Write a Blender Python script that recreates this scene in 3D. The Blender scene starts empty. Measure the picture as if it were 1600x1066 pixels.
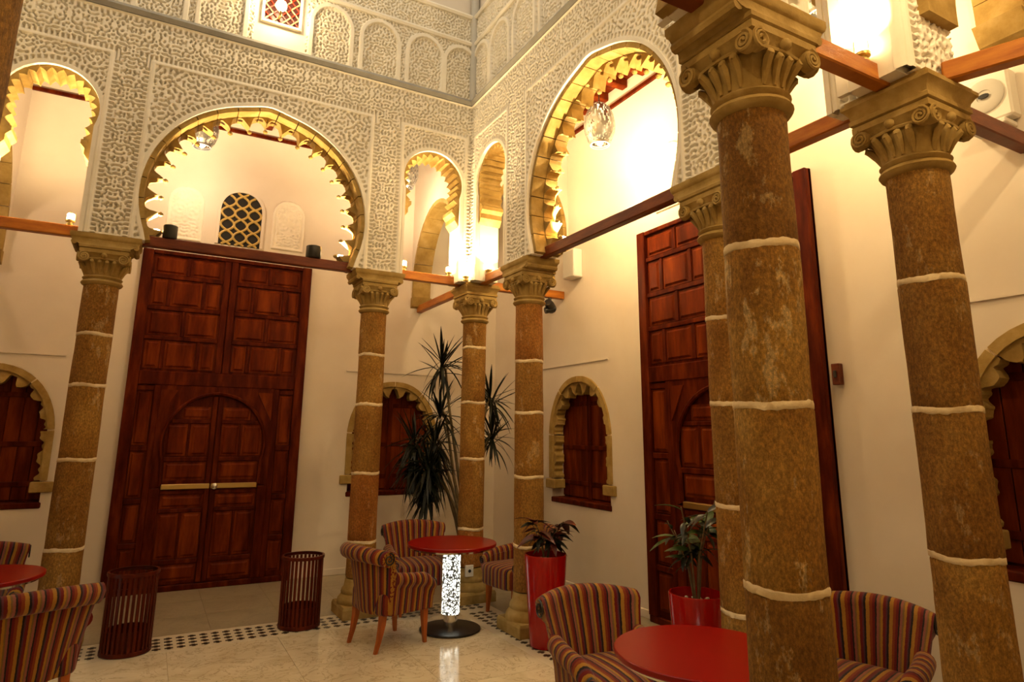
import bpy, bmesh, math, random
import numpy as np
from mathutils import Vector, Matrix
from mathutils.geometry import tessellate_polygon
PI = math.pi
random.seed(7)
sc = bpy.context.scene
col = sc.collection

# ------------------------------------------------------------------ camera, world, exposure
cam_d = bpy.data.cameras.new('camera'); cam = bpy.data.objects.new('camera', cam_d); col.objects.link(cam)
cam_d.sensor_width = 36.0; cam_d.lens = 1000.6 / 1600 * 36
cam_d.shift_x = (800 - 793.45) / 1600; cam_d.shift_y = (469.45 - 533) / 1600
cam_d.clip_start = 0.05
_R = Vector((0.87646, -0.48138, 0.00893)); _U = Vector((-0.10629, -0.17537, 0.97875)); _F = Vector((0.46959, 0.85879, 0.20487))
cam.matrix_world = Matrix(((_R.x, _U.x, -_F.x, -3.0783), (_R.y, _U.y, -_F.y, -6.4006), (_R.z, _U.z, -_F.z, 1.6664), (0, 0, 0, 1)))
sc.camera = cam
sc.view_settings.view_transform = 'Standard'; sc.view_settings.look = 'None'
sc.view_settings.gamma = 1.0; sc.view_settings.use_curve_mapping = False
sc.view_settings.exposure = 1.85
world = bpy.data.worlds.new('world'); sc.world = world; world.use_nodes = True
_bg = world.node_tree.nodes['Background']; _bg.inputs[0].default_value = (1.0, 0.88, 0.68, 1); _bg.inputs[1].default_value = 0.33

LAMP_WARM = (1.0, 0.72, 0.36)
UPLIGHT_W = 14.0
LANTERN_W = 34.0

# ------------------------------------------------------------------ scene helpers
def tag(o, label=None, cat=None, group=None, kind=None):
    if label: o['label'] = label
    if cat: o['category'] = cat
    if group: o['group'] = group
    if kind: o['kind'] = kind
    return o
def thing(name, loc=(0, 0, 0), rz=0.0, label=None, cat=None, group=None, kind=None):
    o = bpy.data.objects.new(name, None); col.objects.link(o)
    o.empty_display_size = 0.1
    o.location = loc; o.rotation_euler = (0, 0, rz)
    return tag(o, label, cat, group, kind)
def inst(name, mesh, parent=None, loc=(0, 0, 0), rot=(0, 0, 0), scale=(1, 1, 1)):
    o = bpy.data.objects.new(name, mesh); col.objects.link(o)
    o.location = loc; o.rotation_euler = rot; o.scale = scale
    if parent: o.parent = parent
    return o
def light(name, parent, loc, watts, color, radius, kind='POINT', rot=(0, 0, 0), spot=None):
    d = bpy.data.lights.new(name, kind); d.energy = watts; d.color = color
    if kind != 'AREA': d.shadow_soft_size = radius
    if spot: d.spot_size = spot; d.spot_blend = 0.6
    o = bpy.data.objects.new(name, d); col.objects.link(o)
    o.location = loc; o.rotation_euler = rot
    if parent: o.parent = parent
    return o

class MB:
    def __init__(s): s.v = []; s.f = []; s.a = []
    def add(s, vs, fs, a=None):
        n = len(s.v); s.v += [tuple(p) for p in vs]; s.f += [tuple(i + n for i in f) for f in fs]
        if a is None: a = [0.0] * len(vs)
        s.a += list(a); return s
    def box(s, x0, x1, y0, y1, z0, z1, c=0.0):
        if c <= 0:
            vs = [(x, y, z) for z in (z0, z1) for y in (y0, y1) for x in (x0, x1)]
            return s.add(vs, [(0, 2, 3, 1), (4, 5, 7, 6), (0, 1, 5, 4), (2, 6, 7, 3), (0, 4, 6, 2), (1, 3, 7, 5)])
        bm = bmesh.new(); bmesh.ops.create_cube(bm, size=1.0)
        for v in bm.verts: v.co = Vector(((x0 + x1) / 2 + v.co.x * (x1 - x0), (y0 + y1) / 2 + v.co.y * (y1 - y0), (z0 + z1) / 2 + v.co.z * (z1 - z0)))
        bmesh.ops.bevel(bm, geom=bm.edges[:], offset=c, segments=1, affect='EDGES', profile=0.5)
        bm.verts.index_update()
        s.add([v.co[:] for v in bm.verts], [[v.index for v in f.verts] for f in bm.faces]); bm.free(); return s
    def rings(s, rings, cap0=True, cap1=True, closed=True, a=None):
        n = len(rings[0]); vs = [p for r in rings for p in r]; fs = []
        for i in range(len(rings) - 1):
            for j in range(n if closed else n - 1):
                k = (j + 1) % n
                fs.append((i * n + j, i * n + k, (i + 1) * n + k, (i + 1) * n + j))
        if cap0: fs.append(tuple(range(n - 1, -1, -1)))
        if cap1: fs.append(tuple((len(rings) - 1) * n + j for j in range(n)))
        return s.add(vs, fs, a)
    def lathe(s, prof, n=24, c=(0, 0, 0), cap0=True, cap1=True, ph=0.0):
        return s.rings([[(c[0] + r * math.cos(2 * PI * j / n + ph), c[1] + r * math.sin(2 * PI * j / n + ph), c[2] + z) for j in range(n)] for r, z in prof], cap0, cap1)
    def tube(s, pts, rad, n=6, cap=True):
        pts = [Vector(p) for p in pts]; rings = []
        if not hasattr(rad, '__len__'): rad = [rad] * len(pts)
        up = None
        for i, p in enumerate(pts):
            t = (pts[min(i + 1, len(pts) - 1)] - pts[max(i - 1, 0)])
            if t.length < 1e-9: t = Vector((0, 0, 1))
            t.normalize()
            if up is None: up = t.orthogonal().normalized()
            up = up - t * up.dot(t)
            if up.length < 1e-6: up = t.orthogonal()
            up.normalize(); b = t.cross(up)
            rings.append([tuple(p + (up * math.cos(2 * PI * j / n) + b * math.sin(2 * PI * j / n)) * rad[i]) for j in range(n)])
        return s.rings(rings, cap, cap)
    def sphere(s, c, r, n=10, m=6, sz=1.0):
        return s.lathe([(max(1e-4, r * math.sin(PI * i / m)), -r * sz * math.cos(PI * i / m)) for i in range(m + 1)], n, c)
    def prism(s, poly, y0, y1, holes=(), front=True, back=True):
        """poly: list of (x, z); solid between y0 (front) and y1 (back)."""
        loops = [list(poly)] + [list(h) for h in holes]
        flat = [p for l in loops for p in l]; n = len(flat)
        tris = tessellate_polygon([[Vector((x, z, 0)) for x, z in l] for l in loops])
        vs = [(x, y0, z) for x, z in flat] + [(x, y1, z) for x, z in flat]; fs = []
        for t in tris:
            if front: fs.append(tuple(t))
            if back: fs.append(tuple(i + n for i in reversed(t)))
        k = 0
        for l in loops:
            m = len(l)
            for j in range(m):
                a, b = k + j, k + (j + 1) % m; fs.append((a, b, b + n, a + n))
            k += m
        return s.add(vs, fs)
    def strip(s, outer, inner, y0, y1):
        """ring piece between two polylines of equal length (x, z), solid from y0 to y1."""
        n = len(outer); rings = []
        for i in range(n):
            (xo, zo), (xi, zi) = outer[i], inner[i]
            rings.append([(xo, y0, zo), (xi, y0, zi), (xi, y1, zi), (xo, y1, zo)])
        return s.rings(rings)
    def panel(s, x0, x1, z0, z1, y, d, b=0.02):
        """raised and fielded panel facing -y, back on plane y."""
        r = [[(x0, y, z0), (x1, y, z0), (x1, y, z1), (x0, y, z1)]]
        for k, dd in ((0.0, d * 0.35), (b, d * 0.35), (b * 2.0, d)):
            r.append([(x0 + k, y - dd, z0 + k), (x1 - k, y - dd, z0 + k), (x1 - k, y - dd, z1 - k), (x0 + k, y - dd, z1 - k)])
        return s.rings(r)
    def mesh(s, name, m, smooth=False, attr=False):
        me = bpy.data.meshes.new(name); me.from_pydata(s.v, [], s.f); me.update()
        bm = bmesh.new(); bm.from_mesh(me); bmesh.ops.recalc_face_normals(bm, faces=bm.faces); bm.to_mesh(me); bm.free()
        if attr:
            at = me.attributes.new('stripe', 'FLOAT', 'POINT'); at.data.foreach_set('value', s.a)
        if smooth:
            me.polygons.foreach_set('use_smooth', [True] * len(me.polygons))
            try: me.set_sharp_from_angle(angle=math.radians(smooth if smooth is not True else 40))
            except Exception: pass
        me.materials.append(m); return me
    def build(s, name, m, parent=None, smooth=False, kind=None, attr=False, loc=(0, 0, 0), rot=(0, 0, 0)):
        o = inst(name, s.mesh(name, m, smooth, attr), parent, loc, rot)
        if kind: o['kind'] = kind
        return o

# ------------------------------------------------------------------ materials
def _mat(name):
    m = bpy.data.materials.new(name); m.use_nodes = True
    nt = m.node_tree; b = nt.nodes['Principled BSDF']; return m, nt, b
def _coord(nt, scale, rnd=False, obj=False):
    mp = nt.nodes.new('ShaderNodeMapping'); mp.inputs['Scale'].default_value = scale
    if obj:
        t = nt.nodes.new('ShaderNodeTexCoord'); nt.links.new(t.outputs['Object'], mp.inputs['Vector'])
    else:
        g = nt.nodes.new('ShaderNodeNewGeometry'); nt.links.new(g.outputs['Position'], mp.inputs['Vector'])
    if rnd:
        oi = nt.nodes.new('ShaderNodeObjectInfo'); mu = nt.nodes.new('ShaderNodeMath'); mu.operation = 'MULTIPLY'; mu.inputs[1].default_value = 37.0
        nt.links.new(oi.outputs['Random'], mu.inputs[0]); nt.links.new(mu.outputs[0], mp.inputs['Location'])
    return mp
def _noise(nt, mp, scale, detail=4, rough=0.55, dist=0.0):
    n = nt.nodes.new('ShaderNodeTexNoise'); n.inputs['Scale'].default_value = scale; n.inputs['Detail'].default_value = detail
    n.inputs['Roughness'].default_value = rough; n.inputs['Distortion'].default_value = dist
    nt.links.new(mp.outputs[0], n.inputs['Vector']); return n
def _ramp(nt, src, stops, interp='LINEAR'):
    r = nt.nodes.new('ShaderNodeValToRGB'); r.color_ramp.interpolation = interp
    e = r.color_ramp.elements
    while len(e) > 1: e.remove(e[-1])
    e[0].position = stops[0][0]; e[0].color = (*stops[0][1], 1)
    for p, c in stops[1:]:
        k = e.new(p); k.color = (*c, 1)
    nt.links.new(src, r.inputs[0]); return r
def _bump(nt, b, src, strength, dist):
    n = nt.nodes.new('ShaderNodeBump'); n.inputs['Strength'].default_value = strength; n.inputs['Distance'].default_value = dist
    nt.links.new(src, n.inputs['Height']); nt.links.new(n.outputs[0], b.inputs['Normal']); return n
def plain(name, c, rough=0.5, metal=0.0, coat=0.0, spec=0.5):
    m, nt, b = _mat(name); b.inputs['Base Color'].default_value = (*c, 1); b.inputs['Roughness'].default_value = rough
    b.inputs['Metallic'].default_value = metal; b.inputs['Coat Weight'].default_value = coat; b.inputs['Specular IOR Level'].default_value = spec
    return m
def mottled(name, stops, scale=6.0, rough=0.8, bump=0.3, bdist=0.01, stretch=(1, 1, 1), bscale=None, rnd=False, dist=0.0, spec=0.3, obj=False):
    m, nt, b = _mat(name); mp = _coord(nt, stretch, rnd, obj); n = _noise(nt, mp, scale, 6, 0.6, dist)
    r = _ramp(nt, n.outputs['Fac'], stops); nt.links.new(r.outputs[0], b.inputs['Base Color'])
    b.inputs['Roughness'].default_value = rough; b.inputs['Specular IOR Level'].default_value = spec
    if bump > 0:
        n2 = _noise(nt, mp, bscale or scale * 5, 5, 0.65); _bump(nt, b, n2.outputs['Fac'], bump, bdist)
    return m
def emit(name, c, s):
    m, nt, b = _mat(name); b.inputs['Base Color'].default_value = (*c, 1); b.inputs['Emission Color'].default_value = (*c, 1); b.inputs['Emission Strength'].default_value = s
    b.inputs['Roughness'].default_value = 0.3
    return m

M = {}
M['plaster'] = mottled('white_plaster', [(0.3, (0.70, 0.62, 0.52)), (0.7, (0.76, 0.69, 0.59))], 1.6, 0.42, 0.10, 0.004, bscale=14, spec=0.4)
M['stucco'] = mottled('carved_stucco', [(0.3, (0.82, 0.765, 0.64)), (0.7, (0.90, 0.845, 0.73))], 5, 0.75, 0.15, 0.003, bscale=60)
M['ledge'] = mottled('grey_ledge', [(0.3, (0.26, 0.25, 0.23)), (0.7, (0.34, 0.33, 0.30))], 8, 0.7, 0.1, 0.003)
M['sandstone'] = mottled('sandstone', [(0.25, (0.24, 0.145, 0.034)), (0.5, (0.36, 0.235, 0.066)), (0.75, (0.48, 0.335, 0.125))], 7, 0.85, 0.5, 0.006, bscale=45)
M['mortar'] = mottled('lime_mortar', [(0.3, (0.66, 0.50, 0.28)), (0.7, (0.80, 0.66, 0.42))], 20, 0.9, 0.5, 0.006)
M['wood'] = mottled('red_stained_wood', [(0.25, (0.020, 0.0018, 0.0006)), (0.5, (0.072, 0.0085, 0.0016)), (0.8, (0.17, 0.028, 0.004))], 4.0, 0.42, 0.2, 0.003, stretch=(3, 3, 0.55), bscale=26, rnd=True, spec=0.06)
M['wood_panel'] = mottled('red_panel_wood', [(0.25, (0.030, 0.003, 0.0008)), (0.5, (0.115, 0.016, 0.0022)), (0.8, (0.26, 0.052, 0.006))], 3.0, 0.40, 0.2, 0.003, stretch=(3, 3, 0.5), bscale=26, rnd=True, spec=0.06)
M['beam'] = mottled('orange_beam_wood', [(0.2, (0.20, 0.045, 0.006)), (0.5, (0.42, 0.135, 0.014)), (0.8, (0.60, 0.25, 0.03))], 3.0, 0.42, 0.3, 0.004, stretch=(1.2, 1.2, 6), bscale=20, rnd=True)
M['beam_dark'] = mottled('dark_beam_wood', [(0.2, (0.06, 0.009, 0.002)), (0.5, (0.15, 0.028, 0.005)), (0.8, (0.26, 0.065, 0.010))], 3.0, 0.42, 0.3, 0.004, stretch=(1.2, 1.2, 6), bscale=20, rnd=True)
M['black'] = plain('black_metal', (0.012, 0.011, 0.010), 0.35)
M['chrome'] = plain('chrome', (0.75, 0.74, 0.70), 0.12, 1.0)
M['brass'] = plain('dull_brass', (0.55, 0.40, 0.14), 0.38, 1.0)
M['silver'] = plain('pierced_silver', (0.36, 0.36, 0.35), 0.35, 0.9)
M['red'] = plain('red_lacquer', (0.32, 0.003, 0.002), 0.22, 0, 0.2, 0.4)
M['redtop'] = plain('red_table_laminate', (0.24, 0.0025, 0.001), 0.28, 0, 0.0, 0.3)
M['soil'] = mottled('soil', [(0.3, (0.02, 0.014, 0.01)), (0.7, (0.07, 0.05, 0.03))], 30, 0.95, 0.6, 0.01)
M['pebble'] = plain('white_pebble', (0.75, 0.70, 0.6), 0.5)
M['leg'] = mottled('chair_leg_wood', [(0.3, (0.28, 0.06, 0.010)), (0.7, (0.46, 0.13, 0.022))], 6, 0.35, 0.1, 0.002, stretch=(3, 3, 0.6))
M['basket'] = mottled('mahogany_slat', [(0.3, (0.050, 0.005, 0.0015)), (0.7, (0.12, 0.016, 0.003))], 6, 0.33, 0.1, 0.002, stretch=(3, 3, 0.6), rnd=True, spec=0.15)
M['white'] = plain('white_plastic', (0.78, 0.75, 0.68), 0.45)
M['grille'] = plain('grey_grille', (0.50, 0.48, 0.43), 0.6)
M['gold'] = plain('gold_lattice', (0.52, 0.36, 0.10), 0.5)
M['dark'] = plain('dark_void', (0.010, 0.008, 0.006), 0.8)
M['lampglass'] = emit('lamp_glass', (1.0, 0.80, 0.45), 9.0)
M['bulbglass'] = emit('bulb_glass', (1.0, 0.85, 0.55), 1.2)
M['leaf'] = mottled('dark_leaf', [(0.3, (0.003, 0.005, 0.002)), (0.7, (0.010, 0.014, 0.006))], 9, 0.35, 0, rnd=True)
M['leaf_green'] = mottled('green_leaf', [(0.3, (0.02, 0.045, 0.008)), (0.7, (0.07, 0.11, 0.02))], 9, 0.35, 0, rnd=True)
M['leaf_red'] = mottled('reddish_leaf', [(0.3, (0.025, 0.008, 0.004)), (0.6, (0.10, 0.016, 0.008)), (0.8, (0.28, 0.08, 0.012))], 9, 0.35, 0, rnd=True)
M['trunk'] = mottled('plant_stem', [(0.3, (0.10, 0.07, 0.035)), (0.7, (0.20, 0.15, 0.08))], 20, 0.8, 0.3, 0.004)

def column_stone(name='column_stone', flake=0.45, thr=0.58, fsc=9.0):
    m, nt, b = _mat(name); mp = _coord(nt, (1, 1, 0.6), True)
    n = _noise(nt, mp, 3.2, 6, 0.62, 0.3)
    r = _ramp(nt, n.outputs['Fac'], [(0.25, (0.21, 0.085, 0.012)), (0.45, (0.30, 0.140, 0.022)), (0.62, (0.38, 0.200, 0.040)), (0.8, (0.48, 0.29, 0.08))])
    n2 = _noise(nt, _coord(nt, (1, 1, 0.45), True), fsc, 7, 0.72)
    r2 = _ramp(nt, n2.outputs['Fac'], [(thr, (0, 0, 0)), (thr + .035, (1, 1, 1))])
    mx = nt.nodes.new('ShaderNodeMix'); mx.data_type = 'RGBA'; mx.inputs['B'].default_value = (0.56, 0.38, 0.16, 1)
    mu = nt.nodes.new('ShaderNodeMath'); mu.operation = 'MULTIPLY'; mu.inputs[1].default_value = flake
    nt.links.new(r2.outputs[0], mu.inputs[0]); nt.links.new(mu.outputs[0], mx.inputs['Factor']); nt.links.new(r.outputs[0], mx.inputs['A'])
    n4 = _noise(nt, mp, 85, 4, 0.8); r4 = _ramp(nt, n4.outputs['Fac'], [(0.32, (0.55, 0.52, 0.50)), (0.50, (1, 1, 1)), (0.64, (1.6, 1.55, 1.4))])
    m2 = nt.nodes.new('ShaderNodeMix'); m2.data_type = 'RGBA'; m2.blend_type = 'MULTIPLY'; m2.inputs['Factor'].default_value = 1.0
    nt.links.new(mx.outputs['Result'], m2.inputs['A']); nt.links.new(r4.outputs[0], m2.inputs['B']); oi = nt.nodes.new('ShaderNodeObjectInfo'); rr = _ramp(nt, oi.outputs['Random'], [(0, (0.86, 0.84, 0.80)), (0.5, (1.05, 1.05, 1.05)), (0.8, (1.22, 1.28, 1.3)), (0.86, (1.08, 0.84, 0.76))])
    m5 = nt.nodes.new('ShaderNodeMix'); m5.data_type = 'RGBA'; m5.blend_type = 'MULTIPLY'; m5.inputs['Factor'].default_value = 1.0
    nt.links.new(m2.outputs['Result'], m5.inputs['A']); nt.links.new(rr.outputs[0], m5.inputs['B']); nt.links.new(m5.outputs['Result'], b.inputs['Base Color'])
    n3 = _noise(nt, mp, 55, 6, 0.8); _bump(nt, b, n3.outputs['Fac'], 1.0, 0.02)
    b.inputs['Roughness'].default_value = 0.8; b.inputs['Specular IOR Level'].default_value = 0.25
    return m
M['column'] = column_stone()
M['column_flaky'] = column_stone('flaking_column_stone', 0.8, 0.565, 6.5)

def marble(name, base, base2, vein, amt, rough):
    m, nt, b = _mat(name); mp = _coord(nt, (1, 1, 1), True)
    n = _noise(nt, mp, 2.0, 7, 0.6, 1.2)
    r = _ramp(nt, n.outputs['Fac'], [(0.3, base2), (0.6, base)])
    n2 = _noise(nt, mp, 3.3, 8, 0.62, 2.2)
    s = nt.nodes.new('ShaderNodeMath'); s.operation = 'SUBTRACT'; s.inputs[1].default_value = 0.5; nt.links.new(n2.outputs['Fac'], s.inputs[0])
    a = nt.nodes.new('ShaderNodeMath'); a.operation = 'ABSOLUTE'; nt.links.new(s.outputs[0], a.inputs[0])
    rv = _ramp(nt, a.outputs[0], [(0.0, (amt, amt, amt)), (0.018, (0, 0, 0))])
    mx = nt.nodes.new('ShaderNodeMix'); mx.data_type = 'RGBA'; mx.inputs['B'].default_value = (*vein, 1)
    nt.links.new(rv.outputs[0], mx.inputs['Factor']); nt.links.new(r.outputs[0], mx.inputs['A']); nt.links.new(mx.outputs['Result'], b.inputs['Base Color'])
    b.inputs['Roughness'].default_value = rough; b.inputs['Specular IOR Level'].default_value = 0.5
    return m
M['marble'] = marble('white_marble', (0.74, 0.66, 0.48), (0.60, 0.51, 0.34), (0.22, 0.14, 0.06), 0.6, 0.12)
M['slab'] = marble('gallery_stone', (0.36, 0.31, 0.20), (0.28, 0.23, 0.14), (0.17, 0.13, 0.07), 0.5, 0.3)
M['mosaic_light'] = plain('mosaic_cream', (0.62, 0.55, 0.40), 0.3)
M['mosaic_dark'] = plain('mosaic_black', (0.035, 0.025, 0.015), 0.3)

def stripes():
    m, nt, b = _mat('striped_upholstery')
    at = nt.nodes.new('ShaderNodeAttribute'); at.attribute_name = 'stripe'
    n = _noise(nt, _coord(nt, (1, 1, 1), False, True), 60, 2, 0.5)
    ad = nt.nodes.new('ShaderNodeMath'); ad.operation = 'MULTIPLY_ADD'; ad.inputs[1].default_value = 0.006; nt.links.new(n.outputs['Fac'], ad.inputs[0]); nt.links.new(at.outputs['Fac'], ad.inputs[2])
    mu = nt.nodes.new('ShaderNodeMath'); mu.operation = 'MULTIPLY'; mu.inputs[1].default_value = 1 / 0.118; nt.links.new(ad.outputs[0], mu.inputs[0])
    fr = nt.nodes.new('ShaderNodeMath'); fr.operation = 'FRACT'; nt.links.new(mu.outputs[0], fr.inputs[0])
    ochre = (0.33, 0.16, 0.018); rust = (0.20, 0.034, 0.006); maroon = (0.13, 0.008, 0.007); black = (0.016, 0.010, 0.010); mauve = (0.25, 0.085, 0.060); olive = (0.17, 0.10, 0.035); plum = (0.09, 0.022, 0.035)
    seq = [(0, ochre), (.15, rust), (.27, maroon), (.38, black), (.45, mauve), (.55, olive), (.62, ochre), (.72, maroon), (.84, plum), (.91, black)]
    r = _ramp(nt, fr.outputs[0], seq, 'CONSTANT'); nt.links.new(r.outputs[0], b.inputs['Base Color'])
    n3 = _noise(nt, _coord(nt, (1, 1, 1), False, True), 220, 2, 0.5); _bump(nt, b, n3.outputs['Fac'], 0.4, 0.004)
    b.inputs['Roughness'].default_value = 0.85; b.inputs['Specular IOR Level'].default_value = 0.2; b.inputs['Sheen Weight'].default_value = 0.15
    return m
M['stripe'] = stripes()

def crystal():
    m, nt, b = _mat('glowing_crystal')
    v = nt.nodes.new('ShaderNodeTexVoronoi'); v.inputs['Scale'].default_value = 52; v.feature = 'DISTANCE_TO_EDGE'
    nt.links.new(_coord(nt, (1, 1, 0.8), False, True).outputs[0], v.inputs['Vector'])
    n = _noise(nt, _coord(nt, (1, 1, 1), False, True), 26, 2, 0.5)
    mm = nt.nodes.new('ShaderNodeMath'); mm.operation = 'GREATER_THAN'; mm.inputs[1].default_value = 0.40; nt.links.new(n.outputs['Fac'], mm.inputs[0])
    r = _ramp(nt, v.outputs['Distance'], [(0.0, (0.004, 0.004, 0.004)), (0.14, (0.01, 0.01, 0.01)), (0.22, (1, 1, 1))])
    mx = nt.nodes.new('ShaderNodeMix'); mx.data_type = 'RGBA'; mx.inputs['A'].default_value = (1, 1, 1, 1)
    nt.links.new(mm.outputs[0], mx.inputs['Factor']); nt.links.new(r.outputs[0], mx.inputs['B'])
    em = nt.nodes.new('ShaderNodeMix'); em.data_type = 'RGBA'; em.blend_type = 'MULTIPLY'; em.inputs['Factor'].default_value = 1; em.inputs['B'].default_value = (1.0, 0.97, 0.80, 1)
    nt.links.new(mx.outputs['Result'], em.inputs['A']); nt.links.new(em.outputs['Result'], b.inputs['Emission Color'])
    b.inputs['Emission Strength'].default_value = 1.3; b.inputs['Base Color'].default_value = (0.06, 0.06, 0.055, 1); b.inputs['Roughness'].default_value = 0.2
    return m
M['crystal'] = crystal()

# ------------------------------------------------------------------ layout numbers (metres; inner corner column at 0,0)
XB, XA = -1.162, -3.567; XW = -4.729
YD, YE = -1.201, -3.621; YG = -4.822
XF, XF2 = -1.131, -3.55
GY, GX = 1.76, 1.19           # gallery back wall, gallery right wall
ZI, ZN = 3.30, 2.8786         # impost top, shaft top
ZC = 5.42                     # cornice
TW = 0.14                     # half thickness of arcade wall
ZCEIL = 5.46

# ------------------------------------------------------------------ arch curves (local x, z)
def large_curve(uc, n=48):
    R, zc = 1.02, 3.77; pts = []
    t0 = math.asin((3.46 - zc) / R)
    pts += [(-0.925, 3.30), (-0.945, 3.38)]
    for i in range(n + 1):
        th = PI - t0 + (-(PI - 2 * t0)) * i / n
        x, z = R * math.cos(th), zc + R * math.sin(th)
        z += 0.03 * math.exp(-(x / 0.13) ** 2); pts.append((x, z))
    pts += [(0.945, 3.38), (0.925, 3.30)]
    return [(uc + x, z) for x, z in pts]
def small_curve(uc, n=30):
    R, zc, hw = 0.352, 4.40, 0.325; t0 = -math.acos(hw / R); pts = [(-hw, 3.30), (-hw, 3.6), (-hw, 3.9), (-hw, 4.10)]
    for i in range(n + 1):
        th = PI - t0 + (-(PI - 2 * t0)) * i / n
        x, z = R * math.cos(th), zc + R * math.sin(th)
        pts.append((x, z))
    pts += [(hw, 4.10), (hw, 3.9), (hw, 3.6), (hw, 3.30)]
    return [(uc + x, z) for x, z in pts]
def resample(pts, n):
    P = np.array(pts); d = np.r_[0, np.cumsum(np.hypot(*np.diff(P, axis=0).T))]; t = np.linspace(0, d[-1], n)
    return np.c_[np.interp(t, d, P[:, 0]), np.interp(t, d, P[:, 1])]
def inward(P):
    T = np.gradient(P, axis=0); T /= np.maximum(1e-9, np.hypot(T[:, 0], T[:, 1]))[:, None]
    return np.c_[T[:, 1], -T[:, 0]]      # curves run left -> apex -> right, so the right normal points into the opening
def cut_from(pts, zmin):
    return [p for p in pts if p[1] >= zmin]

def ring_pieces(name, pts, n, a, b0, d, y0, y1, m, parent, lobes=1, pw=0.5, gap=0.05, bead=0.0, k=9, labels=None):
    """n separate stones along the curve. Inner edge: `lobes` cusps per stone."""
    N = n * k * 4 + 1; P = resample(pts, N); I = inward(P); out = []
    L = N - 1
    for j in range(n):
        i0 = j / n + gap / n / 2; i1 = (j + 1) / n - gap / n / 2
        ts = np.linspace(i0, i1, k); idx = ts * L
        px = np.interp(idx, np.arange(N), P[:, 0]); pz = np.interp(idx, np.arange(N), P[:, 1])
        nx = np.interp(idx, np.arange(N), I[:, 0]); nz = np.interp(idx, np.arange(N), I[:, 1])
        ph = (ts * n - j) * lobes; s = 2 * np.mod(ph + 0.5, 1.0) - 1     # cusp in the middle of a stone
        bb = b0 + d * (1 - np.sqrt(np.clip(1 - 0.97 * s * s, 0, 1))) + 0.12 * d * np.clip(np.cos(s * PI * 2.5), -.3, 1) * (np.abs(s) > .2) if pw == 0.5 else b0 + d * np.abs(s) ** pw
        o = list(zip(px + nx * a, pz + nz * a)); inn = list(zip(px + nx * bb, pz + nz * bb))
        mb = MB().strip(o, inn, y0, y1)
        if bead > 0:
            c = k // 2; bx, bz = px[c] + nx[c] * (b0 + d), pz[c] + nz[c] * (b0 + d)
            mb.lathe([(0.001, -bead), (bead * .8, -bead * .5), (bead, 0), (bead * .8, bead * .5), (0.001, bead)], 6, (bx, (y0 + y1) / 2, bz))
        out.append(mb.build(name, m, parent, smooth=30))
    return out

# ------------------------------------------------------------------ carved relief
RES_T = 0.005
def tile(size, wl, seed, sym=True, bw=0.28):
    n = int(round(size / RES_T)); rng = np.random.default_rng(seed); a = rng.standard_normal((n, n))
    f = np.hypot(*np.meshgrid(np.fft.fftfreq(n, RES_T), np.fft.fftfreq(n, RES_T))); f0 = 1 / wl
    a = np.real(np.fft.ifft2(np.fft.fft2(a) * np.exp(-((f - f0) / (bw * f0)) ** 2)))
    if sym: a = a + a[:, ::-1]; a = a + a[::-1, :]
    a /= a.std(); t = np.clip((a + 0.80) / 0.45, 0, 1); return t * t * (3 - 2 * t)
TILE_A = tile(0.90, 0.038, 3, False, 0.34); TILE_B = tile(0.90, 0.046, 11, False, 0.36); TILE_C = tile(0.90, 0.036, 5, False, 0.34)
def samp(t, u, z):
    n = t.shape[0]; return t[np.floor(z / RES_T).astype(int) % n, np.floor(u / RES_T).astype(int) % n]
def fold(v, p, o=0.0): return np.abs(np.mod((v - o) / p, 1) - 0.5) * p
def inside(poly, U, Z):
    r = np.zeros(U.shape, bool); n = len(poly)
    for i in range(n):
        x0, z0 = poly[i]; x1, z1 = poly[(i + 1) % n]
        if z0 == z1: continue
        c = ((z0 > Z) != (z1 > Z)) & (U < (x1 - x0) * (Z - z0) / (z1 - z0) + x0); r ^= c
    return r
def dist_poly(pts, U, Z):
    d = np.full(U.shape, 9.0)
    for i in range(len(pts) - 1):
        a = np.array(pts[i]); b = np.array(pts[i + 1]); ab = b - a; l = max(1e-12, ab @ ab)
        t = np.clip(((U - a[0]) * ab[0] + (Z - a[1]) * ab[1]) / l, 0, 1)
        d = np.minimum(d, np.hypot(U - a[0] - t * ab[0], Z - a[1] - t * ab[1]))
    return d
def dots(c, sp, w=0.45):
    return (np.abs(np.mod(c / sp, 1) - 0.5) < w / 2)
def sheet(name, U, Z, H, keep, y, m, parent, sgn=-1.0):
    nz, nu = U.shape; V = np.c_[U.ravel(), (y + sgn * H).ravel(), Z.ravel()]
    I = np.arange(nz * nu).reshape(nz, nu)
    q = np.stack([I[:-1, :-1], I[:-1, 1:], I[1:, 1:], I[1:, :-1]], -1).reshape(-1, 4)
    k = (keep[:-1, :-1] & keep[:-1, 1:] & keep[1:, 1:] & keep[1:, :-1]).ravel(); q = q[k]
    used = np.unique(q); re = np.full(nz * nu, -1); re[used] = np.arange(len(used)); V = V[used]; q = re[q]
    if sgn > 0: q = q[:, ::-1]
    me = bpy.data.meshes.new(name); me.vertices.add(len(V)); me.vertices.foreach_set('co', V.ravel())
    me.loops.add(q.size); me.loops.foreach_set('vertex_index', q.ravel()); me.polygons.add(len(q))
    me.polygons.foreach_set('loop_start', np.arange(0, q.size, 4)); me.polygons.foreach_set('loop_total', np.full(len(q), 4))
    me.update(calc_edges=True); me.materials.append(m); return inst(name, me, parent)

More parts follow.
